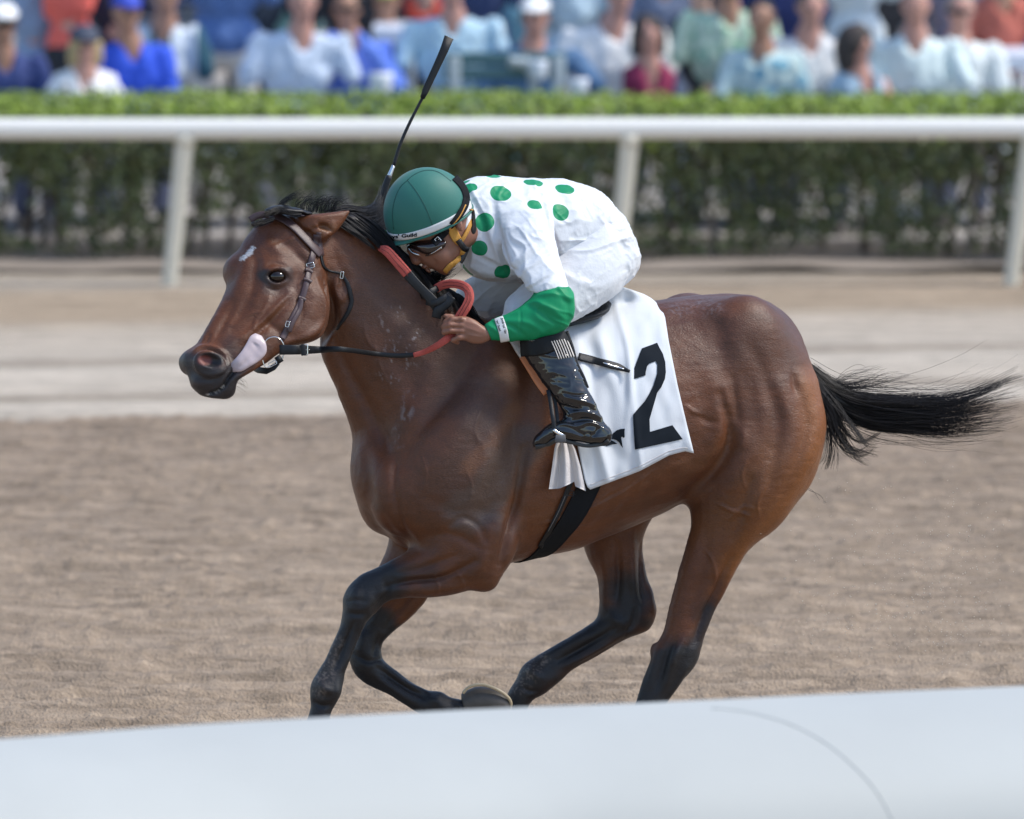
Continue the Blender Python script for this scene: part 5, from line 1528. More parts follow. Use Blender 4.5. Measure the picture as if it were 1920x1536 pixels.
Z3 = lambda L: [(950 + x / 3.49, 500 + y / 3.491) for x, y in L]
decal('number', Z3([(835, 735), (836, 665), (860, 600), (885, 535), (985, 498), (1000, 530), (1022, 570), (1038, 625), (1042, 690), (1036, 735), (1012, 790), (985, 825), (970, 880), (935, 1000), (938, 1082),
                    (1085, 1038), (1152, 1130), (840, 1198), (832, 1090), (827, 970), (865, 925), (905, 880), (935, 830), (962, 775), (985, 700), (986, 640), (975, 618), (932, 635), (918, 655), (910, 690), (909, 712)]), cB, M['black_print'], cloth, step=4, off=.0055, label='black number 2')
Z6 = lambda L: [(980 + x / 6.982, 720 + y / 6.982) for x, y in L]
decal('emblem', Z6([(1090, 715), (1150, 690), (1190, 640), (1235, 605), (1290, 588), (1338, 586), (1334, 620), (1336, 690), (1325, 708), (1300, 690), (1288, 705), (1300, 760), (1311, 840), (1285, 805), (1262, 765), (1225, 735), (1180, 722), (1140, 728), (1190, 750), (1240, 783), (1180, 792), (1100, 815), (1060, 800)]), cB, M['black_print'], cloth, step=4, label='black running horse emblem')

# saddle, girth, stirrup
saddle = empty('racing_saddle', (0.1, 29.4, 1.6), 'small black racing saddle with wide girth and orange strap under the jockey', 'saddle')
sd_ = hdep(1040)
sdl = [(985, 585, 1000, 622, hdep(990), .15), (1040, 572, 1040, 612, hdep(1040), .17), (1090, 566, 1082, 602, hdep(1085), .17), (1118, 560, 1112, 590, hdep(1115), .15), (1132, 560, 1128, 572, hdep(1130), .10)]
a_, b_, c__ = loft(sdl, sub=5, nr=28, cap=(.5, .3))
mesh_obj('saddle_seat', a_, [tuple(x) for x in b_] + [tuple(x) for x in c__], M['leather_black'], saddle, wpts=True)
cdp = hit(cB, 1100, 600, -.2)
strap('saddle_panel', [(1058, 606), (1080, 600), (1105, 590), (1126, 574), (1134, 562)], 16, M['leather_black'], saddle, th=.012, bv=cB, off=.006, wid=[16, 18, 16, 12, 6])
rows = []
for i in range(41):
    th_ = math.radians(-8 + 196 * i / 40)
    rr = []
    xc = np.interp(math.degrees(th_), [-8, 0, 25, 50, 75, 95, 140, 188], [1080, 1072, 1050, 1024, 998, 982, 950, 940])
    for j in range(7):
        x = xc + (j - 3) * 7.2
        C_ = np.array([x / PX, hdep(x), -860 / PX])
        dr_ = -LAT * math.cos(th_) + np.array([0, 0, -1]) * math.sin(th_)
        dr_ /= np.linalg.norm(dr_)
        r_ = hB.ray_cast(Vector(C_), Vector(dr_))
        P_3 = np.array(r_[0]) if r_[0] is not None else C_ + dr_ * .25
        rr.append(P_3 + dr_ * .006)
    rows.append(rr)
GG = np.array(rows)
for _ in range(2): GG[1:-1] = (GG[:-2] + 2 * GG[1:-1] + GG[2:]) / 4
ig = np.arange(41 * 7).reshape(41, 7)
Fg = np.stack([ig[:-1, :-1], ig[:-1, 1:], ig[1:, 1:], ig[1:, :-1]], -1).reshape(-1, 4)
bg_ = list(ig[:, 0]) + list(ig[-1, 1:]) + list(ig[-2::-1, -1]) + list(ig[0, -2:0:-1])
Vg, Fg2 = thicken(GG.reshape(-1, 3), Fg, .006, bg_)
mesh_obj('girth', Vg, Fg2, M['elastic_black'], saddle, wpts=True)
strap('girth_centre', [(1070, 905), (1058, 935), (1045, 965), (1030, 995), (1012, 1026)], 9, M['leather_black'], saddle, th=.003, off=.009)
strap('girth_stitching', [(1060, 930), (1046, 962), (1028, 996)], .9, M['alu_thread'], saddle, th=.001, off=.013)
for p in ((1069, 925), (1055, 905)):
    buckle('girth_buckle', p[0], p[1], 12, 9, 10, hit(hB, *p) - .013, saddle, M['plastic_black'])
strap('saddle_pad_edge', [(957, 630), (966, 644), (974, 658), (984, 672)], 15, M['web_white'], saddle, th=.009, off=.010)
strap('orange_strap', [(981, 668), (996, 692), (1010, 715), (1026, 737)], 17, M['tan_grip'], saddle, th=.009, off=.012)
fb = hit(cB, 1100, 760, -.35)
# ------------------------------------------------------------------ the rider
jockey = empty('person', (0, 29.5, 1.5), 'jockey in white silks with green dots and green helmet crouched on the horse', 'person')
def quads_obj(name, f, mat, parent, smooth=2, post=None, **kw):
    V, F = f.mesh(smooth=smooth)
    if post is not None: V = post(V, F)
    o = mesh_obj(name, V, F, mat, parent, wpts=True, **kw)
    return o, V, F
JV = np.array([-.309, .945, .104])
jd = lambda px: hdep(px) - .0
lat = lambda px, py, l: S(px, py, jd(px)) + JV * l          # a point l metres off the midline (minus = near side)

# head frame: e back, w far, n up
he = np.array([.926, 0, .376]); hw_ = np.array([-.12, .94, .30]); hw_ -= he * hw_.dot(he); hw_ /= np.linalg.norm(hw_)
hn = np.cross(he, hw_); hn /= np.linalg.norm(hn)
if hn[2] < 0: hn = -hn
HC = S(803, 400, -.235)
RH = np.array([he, hw_, hn])
HR = (.155, .125, .1646)

# skin: one figure, mostly under the clothes
f = Field((695 / PX, -.62, -860 / PX), (1215 / PX, .45, -300 / PX), .0042)
f.ell(HC + he * .015 - hn * .02, (.125, .098, .12), .02, rot=RH)
fd = HC[1]
FVv = np.array([-.16, .96, .12])
face = [(757, 440, 868, 392, fd, .062), (764, 462, 872, 420, fd, .066, 2.2), (774, 478, 872, 442, fd, .064, 2.3), (786, 490, 869, 462, fd, .058, 2.2), (800, 500, 862, 480, fd, .050), (818, 508, 854, 494, fd, .038), (832, 511, 846, 503, fd, .024)]
f.add(loft(face, FVv, sub=5, nr=28, cap=(.3, .4)), .02)
# nose, lips, chin, brow, ear, neck
f.cap(S(768, 470, fd), S(779, 489, fd), .010, .0135, .012)
f.ell(S(780, 491, fd), (.0165, .018, .011), .008, rot=rotm(25))
f.ell(S(786, 488, fd - .012), (.010, .008, .008), .006)
f.ell(S(796, 501, fd), (.0125, .024, .0065), .006, rot=rotm(10))
f.ell(S(803, 508, fd), (.011, .020, .006), .006, rot=rotm(25))
f.ell(S(832, 508, fd), (.018, .018, .013), .014, rot=rotm(30))
f.ell(S(826, 478, fd - .045), (.030, .016, .022), .02, rot=rotm(30))
f.ell(S(861, 421, fd - .075), (.012, .011, .027), .006, rot=rotm(-12))
f.ell(S(860, 419, fd - .090), (.006, .008, .017), .004, rot=rotm(-12), sub=True)
f.cap(S(862, 440, fd + .01), S(905, 425, jd(905) - .03), .052, .058, .03)
# trunk and limbs inside the clothes
for a_, b_, r0, r1 in ((lat(905, 400, 0), lat(1010, 425, 0), .10, .12), (lat(1010, 425, 0), lat(1125, 455, 0), .12, .11)):
    f.cap(a_, b_, r0, r1, .05)
near_sh, near_el = lat(975, 415, -.16), S(1040, 570, -.37)
far_sh, far_el, far_ha = lat(905, 400, .17), S(806, 440, .22), S(722, 432, .05)
wr = S(912, 625, -.385)
f.cap(near_sh, near_el, .046, .038, .03); f.cap(near_el, wr, .038, .024, .02)
f.cap(far_sh, far_el, .045, .036, .03); f.cap(far_el, far_ha, .036, .024, .02)
hipN, hipF = lat(1128, 465, -.10), lat(1128, 465, .10)
knN, knF = lat(985, 590, -.20), S(905, 562, .17)
anN, anF = S(1092, 778, -.375), S(1064, 748, .40)
toN, toF = S(1050, 812, -.385), S(1020, 786, .41)
for h_, k_, a2, t_ in ((hipN, knN, anN, toN), (hipF, knF, anF, toF)):
    f.cap(h_, k_, .070, .045, .02); f.cap(k_, a2, .040, .026, .02); f.cap(a2, t_, .024, .018, .01)
# near hand closed round the reins
hd = HD - .008
Pm = lambda x, y, d=0: S(x, y, hd + d)
palm = [(906, 611, 917, 639, hd, .020), (893, 601, 902, 645, hd, .021), (878, 594, 884, 644, hd, .020), (866, 592, 870, 638, hd + .002, .018), (858, 593, 860, 634, hd + .006, .013)]
f.add(loft(palm, np.array([0, 1, 0]), sub=4, nr=20, cap=(.3, .3)), .008)
fing = [[(868, 600, 0), (848, 599, -.006), (836, 604, .008), (846, 607, .030)], [(868, 610, -.004), (844, 609, -.012), (832, 613, .004), (843, 616, .028)],
        [(869, 621, -.004), (845, 620, -.012), (833, 623, .003), (844, 625, .026)], [(874, 632, -.002), (861, 633, -.010), (850, 638, -.002), (858, 642, .018)]]
for k, fg in enumerate(fing):
    r = [.0118, .0112, .0104, .0092] if k < 3 else [.012, .0108, .0098, .009]
    f.chain([Pm(*p) for p in fg], r, .0035)
f.chain([Pm(884, 606, .02), Pm(860, 598, .022), Pm(845, 594, .014), Pm(835, 592, .010)], [.013, .0115, .010, .008], .004)
# knuckles
for (x, y) in ((866, 599), (865, 610), (866, 621)):
    f.ell(Pm(x, y, -.014), (.009, .006, .009), .006)
# far hand on the whip
W0 = S(716, 415, .06)
for k in range(4):
    o_ = np.array([-.004 * k, 0, -.019 * k])
    f.chain([S(722, 418, .045) + o_, S(708, 417, .035) + o_, S(702, 416, .005) + o_, S(712, 418, -.015) + o_], [.011, .011, .010, .009], .004)
f.cap(S(728, 425, .05), S(716, 440, .045), .026, .024, .012)
f.chain([S(726, 412, .03), S(718, 404, .0), S(712, 402, -.015)], [.012, .011, .009], .004)
fV, fF = f.mesh(smooth=2)
sj = Sculpt(fV, fF)
for poly, w, a in [([(812, 486), (818, 494), (814, 502)], 3, -.003), ([(790, 505), (802, 504), (810, 503)], 1.8, -.004), ([(846, 470), (862, 452), (868, 430)], 5, -.003),
                   ([(868, 604), (850, 604), (838, 608)], 1.6, -.0035), ([(868, 615), (848, 615), (836, 618)], 1.6, -.0035), ([(872, 626), (852, 626), (838, 627)], 1.6, -.0035),
                   ([(900, 612), (885, 606), (870, 603)], 2.2, .0018), ([(902, 624), (885, 618), (870, 614)], 2.2, .0018), ([(903, 632), (888, 630), (872, 627)], 2.2, .0016)]:
    sj.stroke(poly, w, a)
mesh_obj('body', sj.V, fF, M['skin'], jockey, wpts=True)
bB = bvh_of(sj.V, fF)
# short black hair under the helmet
f = Field((840 / PX, -.5, -460 / PX), (930 / PX, 0, -360 / PX), .0035)
f.ell(HC + he * .020 - hn * .022, (.131, .102, .118), .01, rot=RH)
f.cap(S(866, 404, fd), S(872, 428, fd + .005), .044, .040, .02)
f.half(S(868, 420, 0), (-.97, -.12, .15))
f.half(S(880, 442, 0), (-.2, 0, -.98))
quads_obj('hair', f, M['hair_short'], jockey)

# ---- silks
def wrinkle(V, F, amp, sc_, axis, seed, thr=.0):
    N = normals(V, F)
    q = V @ np.array(axis).T
    r = 1 - np.abs(vnoise(q * sc_ + .35 * fbm(V * 9, 2, seed + 3)[:, None], seed)) * 2.4
    r = np.clip(r, 0, 1) ** 2
    q2 = V @ np.array(axis).T
    r2 = np.clip(1 - np.abs(vnoise(q2 * sc_ * 2.1 + 3.1, seed + 5)) * 2.6, 0, 1) ** 2
    m = smoothstep(-.4, .4, vnoise(V * 6, seed + 11))
    return V + N * (amp * (r * .9 + r2 * .45) * (.3 + .7 * m) - amp * .5)[:, None]
def axes(ang, stretch):
    """noise squeezed across, stretched along a picture direction (degrees, clockwise from +x)"""
    a = math.radians(ang)
    al = np.array([math.cos(a), 0, -math.sin(a)]); ac = np.array([math.sin(a), 0, math.cos(a)])
    return [al / stretch, [0, .6, 0], ac]

f = Field((835 / PX, -.58, -640 / PX), (1200 / PX, .48, -305 / PX), .0045)
Tj = lambda ax, ay, bx, by, hw, n=2.2, o=0.0: (ax, ay, bx, by, jd((ax + bx) / 2) + o, hw, n)
trunk = [Tj(860, 352, 862, 470, .085, 2.1, -.06), Tj(880, 334, 872, 508, .13, 2.2, -.03), Tj(915, 329, 896, 526, .185), Tj(960, 330, 940, 530, .20), Tj(1010, 333, 1000, 528, .195), Tj(1062, 336, 1058, 512, .185), Tj(1110, 349, 1098, 486, .17), Tj(1140, 372, 1128, 470, .145), Tj(1156, 405, 1150, 455, .11)]
f.add(loft(trunk, JV, sub=5, nr=36, cap=(.35, .3)), .02)
sl_st = [(920, 370, 1030, 380, near_sh[1] + .06, .075), (928, 420, 1036, 405, -.20, .085), (934, 455, 1043, 448, -.255, .075), (950, 495, 1055, 490, -.305, .066), (975, 527, 1066, 528, -.345, .058), (993, 552, 1072, 548, -.362, .052)]
f.add(loft(sl_st, np.array([-.1, .99, 0]), sub=5, nr=26, cap=(.4, .2)), .035)
f.cap(far_sh, far_sh + (far_el - far_sh) * .85, .062, .05, .03)
# high collar
f.ell(S(872, 430, fd + .03), (.030, .075, .075), .02, rot=rotm(15))
f.ell(S(858, 420, fd - .05), (.022, .035, .075), .012, rot=rotm(12), sub=True)
f.half(S(1005, 549, 0), (.15, 0, -.99))       # sleeve hem
def shirt_post(V, F):
    s_ = Sculpt(V, F)
    for poly, w, a in [([(862, 345), (900, 400), (912, 450), (930, 490)], 6, -.007), ([(925, 380), (932, 440), (950, 500), (975, 535)], 6, -.014), ([(905, 420), (930, 470), (950, 510), (985, 545)], 8, .008),
                       ([(1010, 350), (1028, 410), (1046, 470), (1064, 530)], 5, -.012), ([(1000, 335), (1016, 370), (1030, 400)], 5, .006), ([(975, 330), (990, 380), (1020, 400)], 9, -.006), ([(940, 400), (980, 392), (1015, 405)], 5, .005),
                       ([(955, 500), (990, 470), (1020, 440)], 6, .007), ([(965, 520), (1005, 490), (1045, 465)], 5, .006), ([(985, 540), (1020, 515), (1060, 500)], 5, .006), ([(960, 510), (1000, 480), (1035, 455)], 4, -.005),
                       ([(1140, 372), (1142, 420), (1134, 460)], 4, -.006), ([(1050, 452), (1090, 451), (1140, 453)], 3.5, .005), ([(880, 500), (920, 515), (970, 520)], 7, .008), ([(890, 480), (930, 500), (975, 510)], 5, -.008),
                       ([(878, 440), (885, 475), (880, 510)], 5, .006), ([(900, 360), (930, 348), (975, 345)], 6, .004), ([(1060, 350), (1080, 400), (1090, 450)], 10, .004), ([(1100, 360), (1115, 410), (1110, 450)], 10, -.004)]:
        s_.stroke(poly, w, a)
    V = s_.V
    V = wrinkle(V, F, .009, 10, axes(55, 3.0), 31)
    V = wrinkle(V, F, .0045, 24, axes(-30, 3.0), 41)
    return relax(V, F, .4)
m_, nt, b = new_mat('dotted silk'); M['silk'] = m_
tc = node(nt, 'ShaderNodeTexCoord')
_, sV, sF = quads_obj('shirt', f, m_, jockey, post=shirt_post)
sB = bvh_of(sV, sF)
dots = [(939, 362, .037), (909, 417, .033), (899, 466, .028), (876, 508, .026), (943, 511, .03), (1003, 384, .027), (1050, 398, .032), (1059, 354, .034), (1000, 341, .034), (880, 352, .028), (868, 340, .024), (925, 331, .03), (1072, 481, .024), (1120, 350, .02)]
last = None
for (x, y, r) in dots:
    d = hit(sB, x, y)
    if d is None: d = hit(sB, x, y + 5, jd(x))
    p = world_pts(S(x, y, d))[0]
    vm = node(nt, 'ShaderNodeVectorMath', operation='DISTANCE')
    nt.links.new(tc.outputs['Object'], vm.inputs[0]); vm.inputs[1].default_value = tuple(p)
    mt = node(nt, 'ShaderNodeMath', operation='LESS_THAN'); nt.links.new(vm.outputs['Value'], mt.inputs[0]); mt.inputs[1].default_value = r
    if last is None: last = mt.outputs[0]
    else:
        mx = node(nt, 'ShaderNodeMath', operation='MAXIMUM'); nt.links.new(last, mx.inputs[0]); nt.links.new(mt.outputs[0], mx.inputs[1]); last = mx.outputs[0]
mix = node(nt, 'ShaderNodeMix', data_type='RGBA')
mix.inputs[6].default_value = (.655, .685, .725, 1); mix.inputs[7].default_value = (.006, .235, .10, 1)
nt.links.new(last, mix.inputs[0]); nt.links.new(mix.outputs[2], b.inputs['Base Color'])
b.inputs['Roughness'].default_value = .5; b.inputs['Specular IOR Level'].default_value = .3
nz = node(nt, 'ShaderNodeTexNoise'); nz.inputs['Scale'].default_value = 45; nz.inputs['Detail'].default_value = 5
nt.links.new(tc.outputs['Object'], nz.inputs[0])
bp = node(nt, 'ShaderNodeBump'); bp.inputs['Strength'].default_value = .25; bp.inputs['Distance'].default_value = .008
nt.links.new(nz.outputs[0], bp.inputs['Height']); nt.links.new(bp.outputs[0], b.inputs['Normal'])

# green lower sleeves
f = Field((885 / PX, -.52, -660 / PX), (1100 / PX, -.2, -520 / PX), .004)
gs = [(1000, 546, 1070, 540, -.362, .056), (994, 556, 1079, 562, -.37, .060), (985, 565, 1078, 592, -.378, .058), (968, 577, 1058, 618, -.382, .052), (946, 589, 1008, 636, -.386, .044), (924, 601, 958, 640, -.388, .036), (906, 609, 920, 640, -.388, .028)]
f.add(loft(gs, np.array([-.05, .99, 0]), sub=5, nr=26, cap=(.2, 0)), .01)
def gpost(V, F):
    s_ = Sculpt(V, F)
    for poly, w, a in [([(1000, 556), (1035, 550), (1068, 560)], 5, .006), ([(985, 570), (1015, 585), (1040, 610)], 7, -.006), ([(1000, 562), (1035, 580), (1060, 600)], 6, .005), ([(950, 600), (990, 606), (1020, 625)], 6, .005), ([(975, 580), (976, 605), (972, 634)], 2, -.003),
                       ([(930, 606), (960, 612), (985, 632)], 4, -.004), ([(1045, 545), (1065, 570), (1066, 600)], 6, -.004)]:
        s_.stroke(poly, w, a)
    V = wrinkle(s_.V, F, .007, 14, axes(25, 3), 51)
    return relax(V, F, .4)
_, gV, gF = quads_obj('sleeve', f, M['green_silk'], jockey, post=gpost)
gB = bvh_of(gV, gF)
f = Field((690 / PX, -.05, -560 / PX), (880 / PX, .35, -390 / PX), .005)
f.cap(far_el + (far_sh - far_el) * .15, far_el, .052, .048, .02); f.cap(far_el, far_ha + (far_el - far_ha) * .12, .048, .032, .02)
quads_obj('sleeve', f, M['green_silk'], jockey)
wb = strap('wristband', [(935, 596), (940, 610), (944, 624), (947, 640)], 17, M['band_white'], jockey, bv=gB, th=.003, off=.001)
# breeches
f = Field((840 / PX, -.55, -720 / PX), (1210 / PX, .55, -350 / PX), .0048)
pel = [Tj(1104, 352, 1100, 490, .13, 2.2), Tj(1140, 376, 1128, 520, .17), Tj(1166, 405, 1140, 545, .175), Tj(1182, 440, 1158, 535, .15), Tj(1189, 470, 1178, 515, .10)]
f.add(loft(pel, JV, sub=5, nr=32, cap=(.2, .4)), .03)
ths = [(1118, 400, 1184, 515, jd(1150) - .11, .095), (1078, 442, 1160, 552, jd(1110) - .14, .098), (1040, 478, 1120, 580, jd(1080) - .17, .090), (1002, 512, 1080, 602, jd(1040) - .19, .080), (968, 540, 1035, 622, jd(1000) - .20, .070), (946, 564, 998, 628, jd(970) - .205, .062), (942, 590, 968, 622, jd(955) - .205, .050)]
f.add(loft(ths, np.array([-.15, .98, 0]), sub=5, nr=28, cap=(.3, .5)), .03)
thf = [(1070, 400, 1130, 500, jd(1100) + .12, .09), (1020, 440, 1075, 540, .16, .09), (960, 478, 1010, 580, .17, .085), (905, 505, 950, 598, .17, .075), (868, 526, 905, 600, .165, .065), (852, 548, 872, 588, .16, .045)]
f.add(loft(thf, np.array([-.15, .98, 0]), sub=5, nr=24, cap=(.3, .5)), .03)
for k_, a2 in ((knN, anN), (knF, anF)):
    f.cap(k_ + (a2 - k_) * .02, k_ + (a2 - k_) * .28, .056, .047, .03)
def bpost(V, F):
    s_ = Sculpt(V, F)
    for poly, w, a in [([(1060, 470), (1110, 468), (1160, 450), (1186, 448)], 4, .006), ([(1150, 440), (1172, 470), (1176, 510)], 6, -.005), ([(1040, 500), (1090, 530), (1140, 540)], 8, .004)]:
        s_.stroke(poly, w, a)
    V = wrinkle(s_.V, F, .0065, 16, axes(-25, 4.5), 61)
    V = wrinkle(V, F, .0045, 34, axes(-38, 4), 71)
    return relax(V, F, .3)
_, brV, brF = quads_obj('breeches', f, M['breeches'], jockey, post=bpost)

# boots
def boot(side):
    f = Field(((930 if side < 0 else 880) / PX, -.56 if side < 0 else .15, -870 / PX), (1165 / PX, -.12 if side < 0 else .58, -600 / PX), .0036)
    dz = -.375 if side < 0 else .385
    sh = 0 if side < 0 else -32
    sv = 0 if side < 0 else -26
    st = [(975, 640, 1056, 618, dz + .035, .054), (984, 668, 1074, 655, dz + .03, .052), (1004, 700, 1086, 690, dz + .02, .048), (1024, 728, 1100, 724, dz + .01, .042), (1042, 752, 1116, 754, dz, .038), (1054, 775, 1130, 784, dz, .038), (1058, 796, 1140, 808, dz, .036), (1060, 812, 1143, 826, dz, .034)]
    st = [(a + sh, b_ + sv, c_ + sh, d_ + sv, e_, g_) for a, b_, c_, d_, e_, g_ in st]
    f.add(loft(st, np.array([0, 1, 0]), sub=5, nr=28, cap=(0, .3)), .008)
    ft = [(1140, 800, 1142, 828, dz, .028), (1112, 790, 1112, 834, dz, .034), (1080, 784, 1082, 830, dz - .004, .040), (1052, 786, 1052, 828, dz - .008, .042), (1024, 798, 1024, 834, dz - .010, .040), (1006, 816, 1002, 840, dz - .008, .030)]
    ft = [(a + sh, b_ + sv, c_ + sh, d_ + sv, e_, g_) for a, b_, c_, d_, e_, g_ in ft]
    f.add(loft(ft, np.array([0, 1, 0]), sub=5, nr=24, cap=(.5, .5)), .02)
    def post(V, F):
        if side > 0: return V
        s_ = Sculpt(V, F)
        for poly, w, a in [([(1062, 745), (1090, 752), (1116, 760)], 4, .009), ([(1050, 760), (1084, 768), (1122, 772)], 3.5, -.008), ([(1066, 778), (1096, 770), (1130, 784)], 4, .009), ([(1070, 790), (1100, 786), (1134, 796)], 3.2, -.008), ([(1080, 800), (1110, 792), (1136, 806)], 4, .007),
                           ([(1056, 738), (1080, 742), (1104, 738)], 3, -.006), ([(1084, 812), (1106, 822), (1128, 798)], 3, -.005), ([(1040, 806), (1070, 812), (1100, 820), (1136, 820)], 3, .005), ([(1030, 806), (1055, 796), (1080, 800)], 3, .005)]:
            s_.stroke(poly, w, a)
        return wrinkle(s_.V, F, .003, 22, axes(10, 2.5), 81)
    return quads_obj('boot', f, M['patent'], jockey, post=post)
_, btV, btF = boot(-1)
boot(1)
btB = bvh_of(btV, btF)
strap('boot_top', [(976, 652), (1010, 650), (1040, 640), (1062, 628)], 34, M['boot_matte'], jockey, bv=btB, th=.003, off=.001, sub=8)
for k in range(7):
    x0 = 1034 + k * 4.6
    strap('boot_elastic', [(x0, 640 - k * .8), (x0 + 7, 656 - k * .8), (x0 + 14, 674 - k * .8)], 1.7, M['web_white'], jockey, bv=btB, th=.0025, off=.004)
strap('boot_sole', [(1004, 838), (1026, 833), (1046, 824), (1072, 830), (1100, 836), (1128, 833), (1142, 826)], 7, M['sole'], jockey, bv=btB, th=.007, off=.001)

# helmet
f = Field(HC - .20, HC + .20, .0036)
f.ell(HC, HR, .005, rot=RH)
f.ell(HC - hn * .02, (.140, .112, .145), .003, rot=RH, sub=True)
f.half(HC - hn * .036 - he * .0, -hn)
# short peak
for t in np.linspace(-1.15, 1.15, 15):
    pass
_, heV, heF = quads_obj('helmet', f, M['helmet_green'], jockey)
helmet_o = _
def hell(phi, nn_, s=1.0):
    """point on the helmet at angle phi (0 = back, pi = front; near side positive) and height nn_"""
    k = math.sqrt(max(0, 1 - (nn_ / HR[2]) ** 2))
    return HC + (he * HR[0] * k * math.cos(phi) - hw_ * HR[1] * k * math.sin(phi)) * s + hn * nn_
rim = [hell(2 * math.pi * i / 48, -.036, 1.0) for i in range(48)]
mesh_obj('helmet_rim', *tube(rim, .0045, 8, 2, closed=True), M['helmet_green'], helmet_o, wpts=True)
# peak: thin lip at the front
Vp, Fp = [], []
for i in range(17):
    ph = math.pi + (i / 16 - .5) * 2.0
    out = .026 * math.cos((i / 16 - .5) * math.pi)
    a0 = hell(ph, -.034, 1.0); dr = a0 - HC; dr -= hn * dr.dot(hn); dr /= np.linalg.norm(dr)
    for (o_, h_) in ((-.004, .005), (out, -.008 + .003), (out, -.008), (-.004, -.004)):
        Vp.append(a0 + dr * o_ + hn * h_)
for i in range(16):
    for j in range(4):
        Fp.append((i * 4 + j, i * 4 + (j + 1) % 4, (i + 1) * 4 + (j + 1) % 4, (i + 1) * 4 + j))
Fp += [(0, 1, 2, 3), (67, 66, 65, 64)]
mesh_obj('peak', np.array(Vp), Fp, M['helmet_green'], helmet_o, wpts=True)
# white band around the lower edge
def band(name, n0, n1, p0, p1, mat, parent, s=1.012, seg=60, rows=4):
    V, F = [], []
    for i in range(seg + 1):
        ph = p0 + (p1 - p0) * i / seg
        for j in range(rows + 1):
            V.append(hell(ph, n0 + (n1 - n0) * j / rows, s))
        for j in range(rows, -1, -1):
            V.append(hell(ph, n0 + (n1 - n0) * j / rows, s - .02))
    k = 2 * rows + 2
    for i in range(seg):
        for j in range(k):
            F.append((i * k + j, i * k + (j + 1) % k, (i + 1) * k + (j + 1) % k, (i + 1) * k + j))
    F.append(tuple(range(k))); F.append(tuple(seg * k + j for j in range(k))[::-1])
    V = np.array(V)
    return mesh_obj(name, V, F, mat, parent, wpts=True), V, F
bo, bV_, bF_ = band('band', -.029, -.004, .25, 2 * math.pi - .25, M['band_white'], helmet_o, 1.014)
bdB = bvh_of(np.vstack([bV_]), bF_)
heB = bvh_of(heV, heF)
M['seam'] = simple('dark seam thread', (.008, .07, .06), .7)  # dark green lines where the helmet cover panels meet
for s_ in ([(764, 338), (750, 352), (740, 375), (736, 400), (738, 430)], [(764, 338), (780, 358), (796, 385), (808, 414), (812, 428)], [(764, 338), (776, 328), (796, 320), (820, 322), (846, 340)]):
    strap('seam', s_, 1.3, M['seam'], helmet_o, bv=heB, th=.0012, off=.0)
def text_on(name, txt, x0, y0, ang, height, bv, mat, parent, off=.003, bold=.0, wscale=1.0):
    cu = bpy.data.curves.new(name, 'FONT'); cu.body = txt; cu.size = 1.0; cu.offset = bold
    o = bpy.data.objects.new(name, cu); COL.objects.link(o)
    bpy.context.view_layer.update()
    me = bpy.data.meshes.new_from_object(o.evaluated_get(bpy.context.evaluated_depsgraph_get()))
    bpy.data.objects.remove(o); bpy.data.curves.remove(cu)
    V = np.array([v.co[:] for v in me.vertices]); F = [tuple(p.vertices) for p in me.polygons]
    bpy.data.meshes.remove(me)
    k = height / .7
    a = math.radians(ang)
    W = []
    for x, y, _z in V:
        X = x * k * wscale; Y = -y * k
        px = x0 + X * math.cos(a) - Y * math.sin(a); py = y0 + X * math.sin(a) + Y * math.cos(a)
        d = hit(bv, px, py, None)
        if d is None: d = hit(bv, min(max(px, 730), 1000), py, -.3)
        W.append(S(px, py, d - off))
    return mesh_obj(name, np.array(W), F, mat, parent, wpts=True, smooth=False)
text_on('lettering', "eys' Guild", 729, 448, -5, 6.5, bdB, M['black_print'], helmet_o, bold=.03, wscale=1.45)
wV = strap_geo([(935, 596), (940, 610), (944, 624), (947, 640)], 17, .003, gB, off=.001)
wB = bvh_of(wV[0], wV[1])
text_on('lettering', "Jockeys' Gu", 939.5, 597, 76, 4.0, wB, M['black_print'], wb, off=.001, bold=.03, wscale=1.1)
text_on('lettering', "eys' Guild", 930, 600, 74, 3.6, wB, M['black_print'], wb, off=.001, bold=.03, wscale=1.1)
# goggles
m_, nt, b = new_mat('goggle lens'); M['lens'] = m_
b.inputs['Base Color'].default_value = (.03, .016, .014, 1); b.inputs['Roughness'].default_value = .03
b.inputs['Transmission Weight'].default_value = .35; b.inputs['IOR'].default_value = 1.5; b.inputs['Coat Weight'].default_value = .6
f = Field((730 / PX, fd - .16, -500 / PX), (850 / PX, fd + .16, -425 / PX), .0032)
GF = [(762, 462, 771, 468, fd, .030), (768, 452, 786, 474, fd - .006, .066, 2.4), (780, 447, 802, 478, fd - .010, .080, 2.5), (796, 444, 815, 474, fd - .014, .082, 2.5), (814, 443, 830, 464, fd - .018, .080, 2.4), (826, 444, 834, 454, fd - .02, .074)]
f.add(loft(GF, FVv, sub=5, nr=24, cap=(.5, .3)), .004)
gg, ggV, ggF = quads_obj('goggles', f, M['lens'], jockey)
ggB = bvh_of(ggV, ggF)
strap('goggle_rim', [(764, 464), (774, 474), (790, 479), (802, 479), (814, 474), (828, 464)], 3, M['steel'], gg, bv=ggB, th=.002, off=.0)
strap('goggle_rim', [(770, 454), (784, 448), (800, 445), (816, 443), (830, 445)], 4, M['plastic_black'], gg, bv=ggB, th=.003, off=.0)
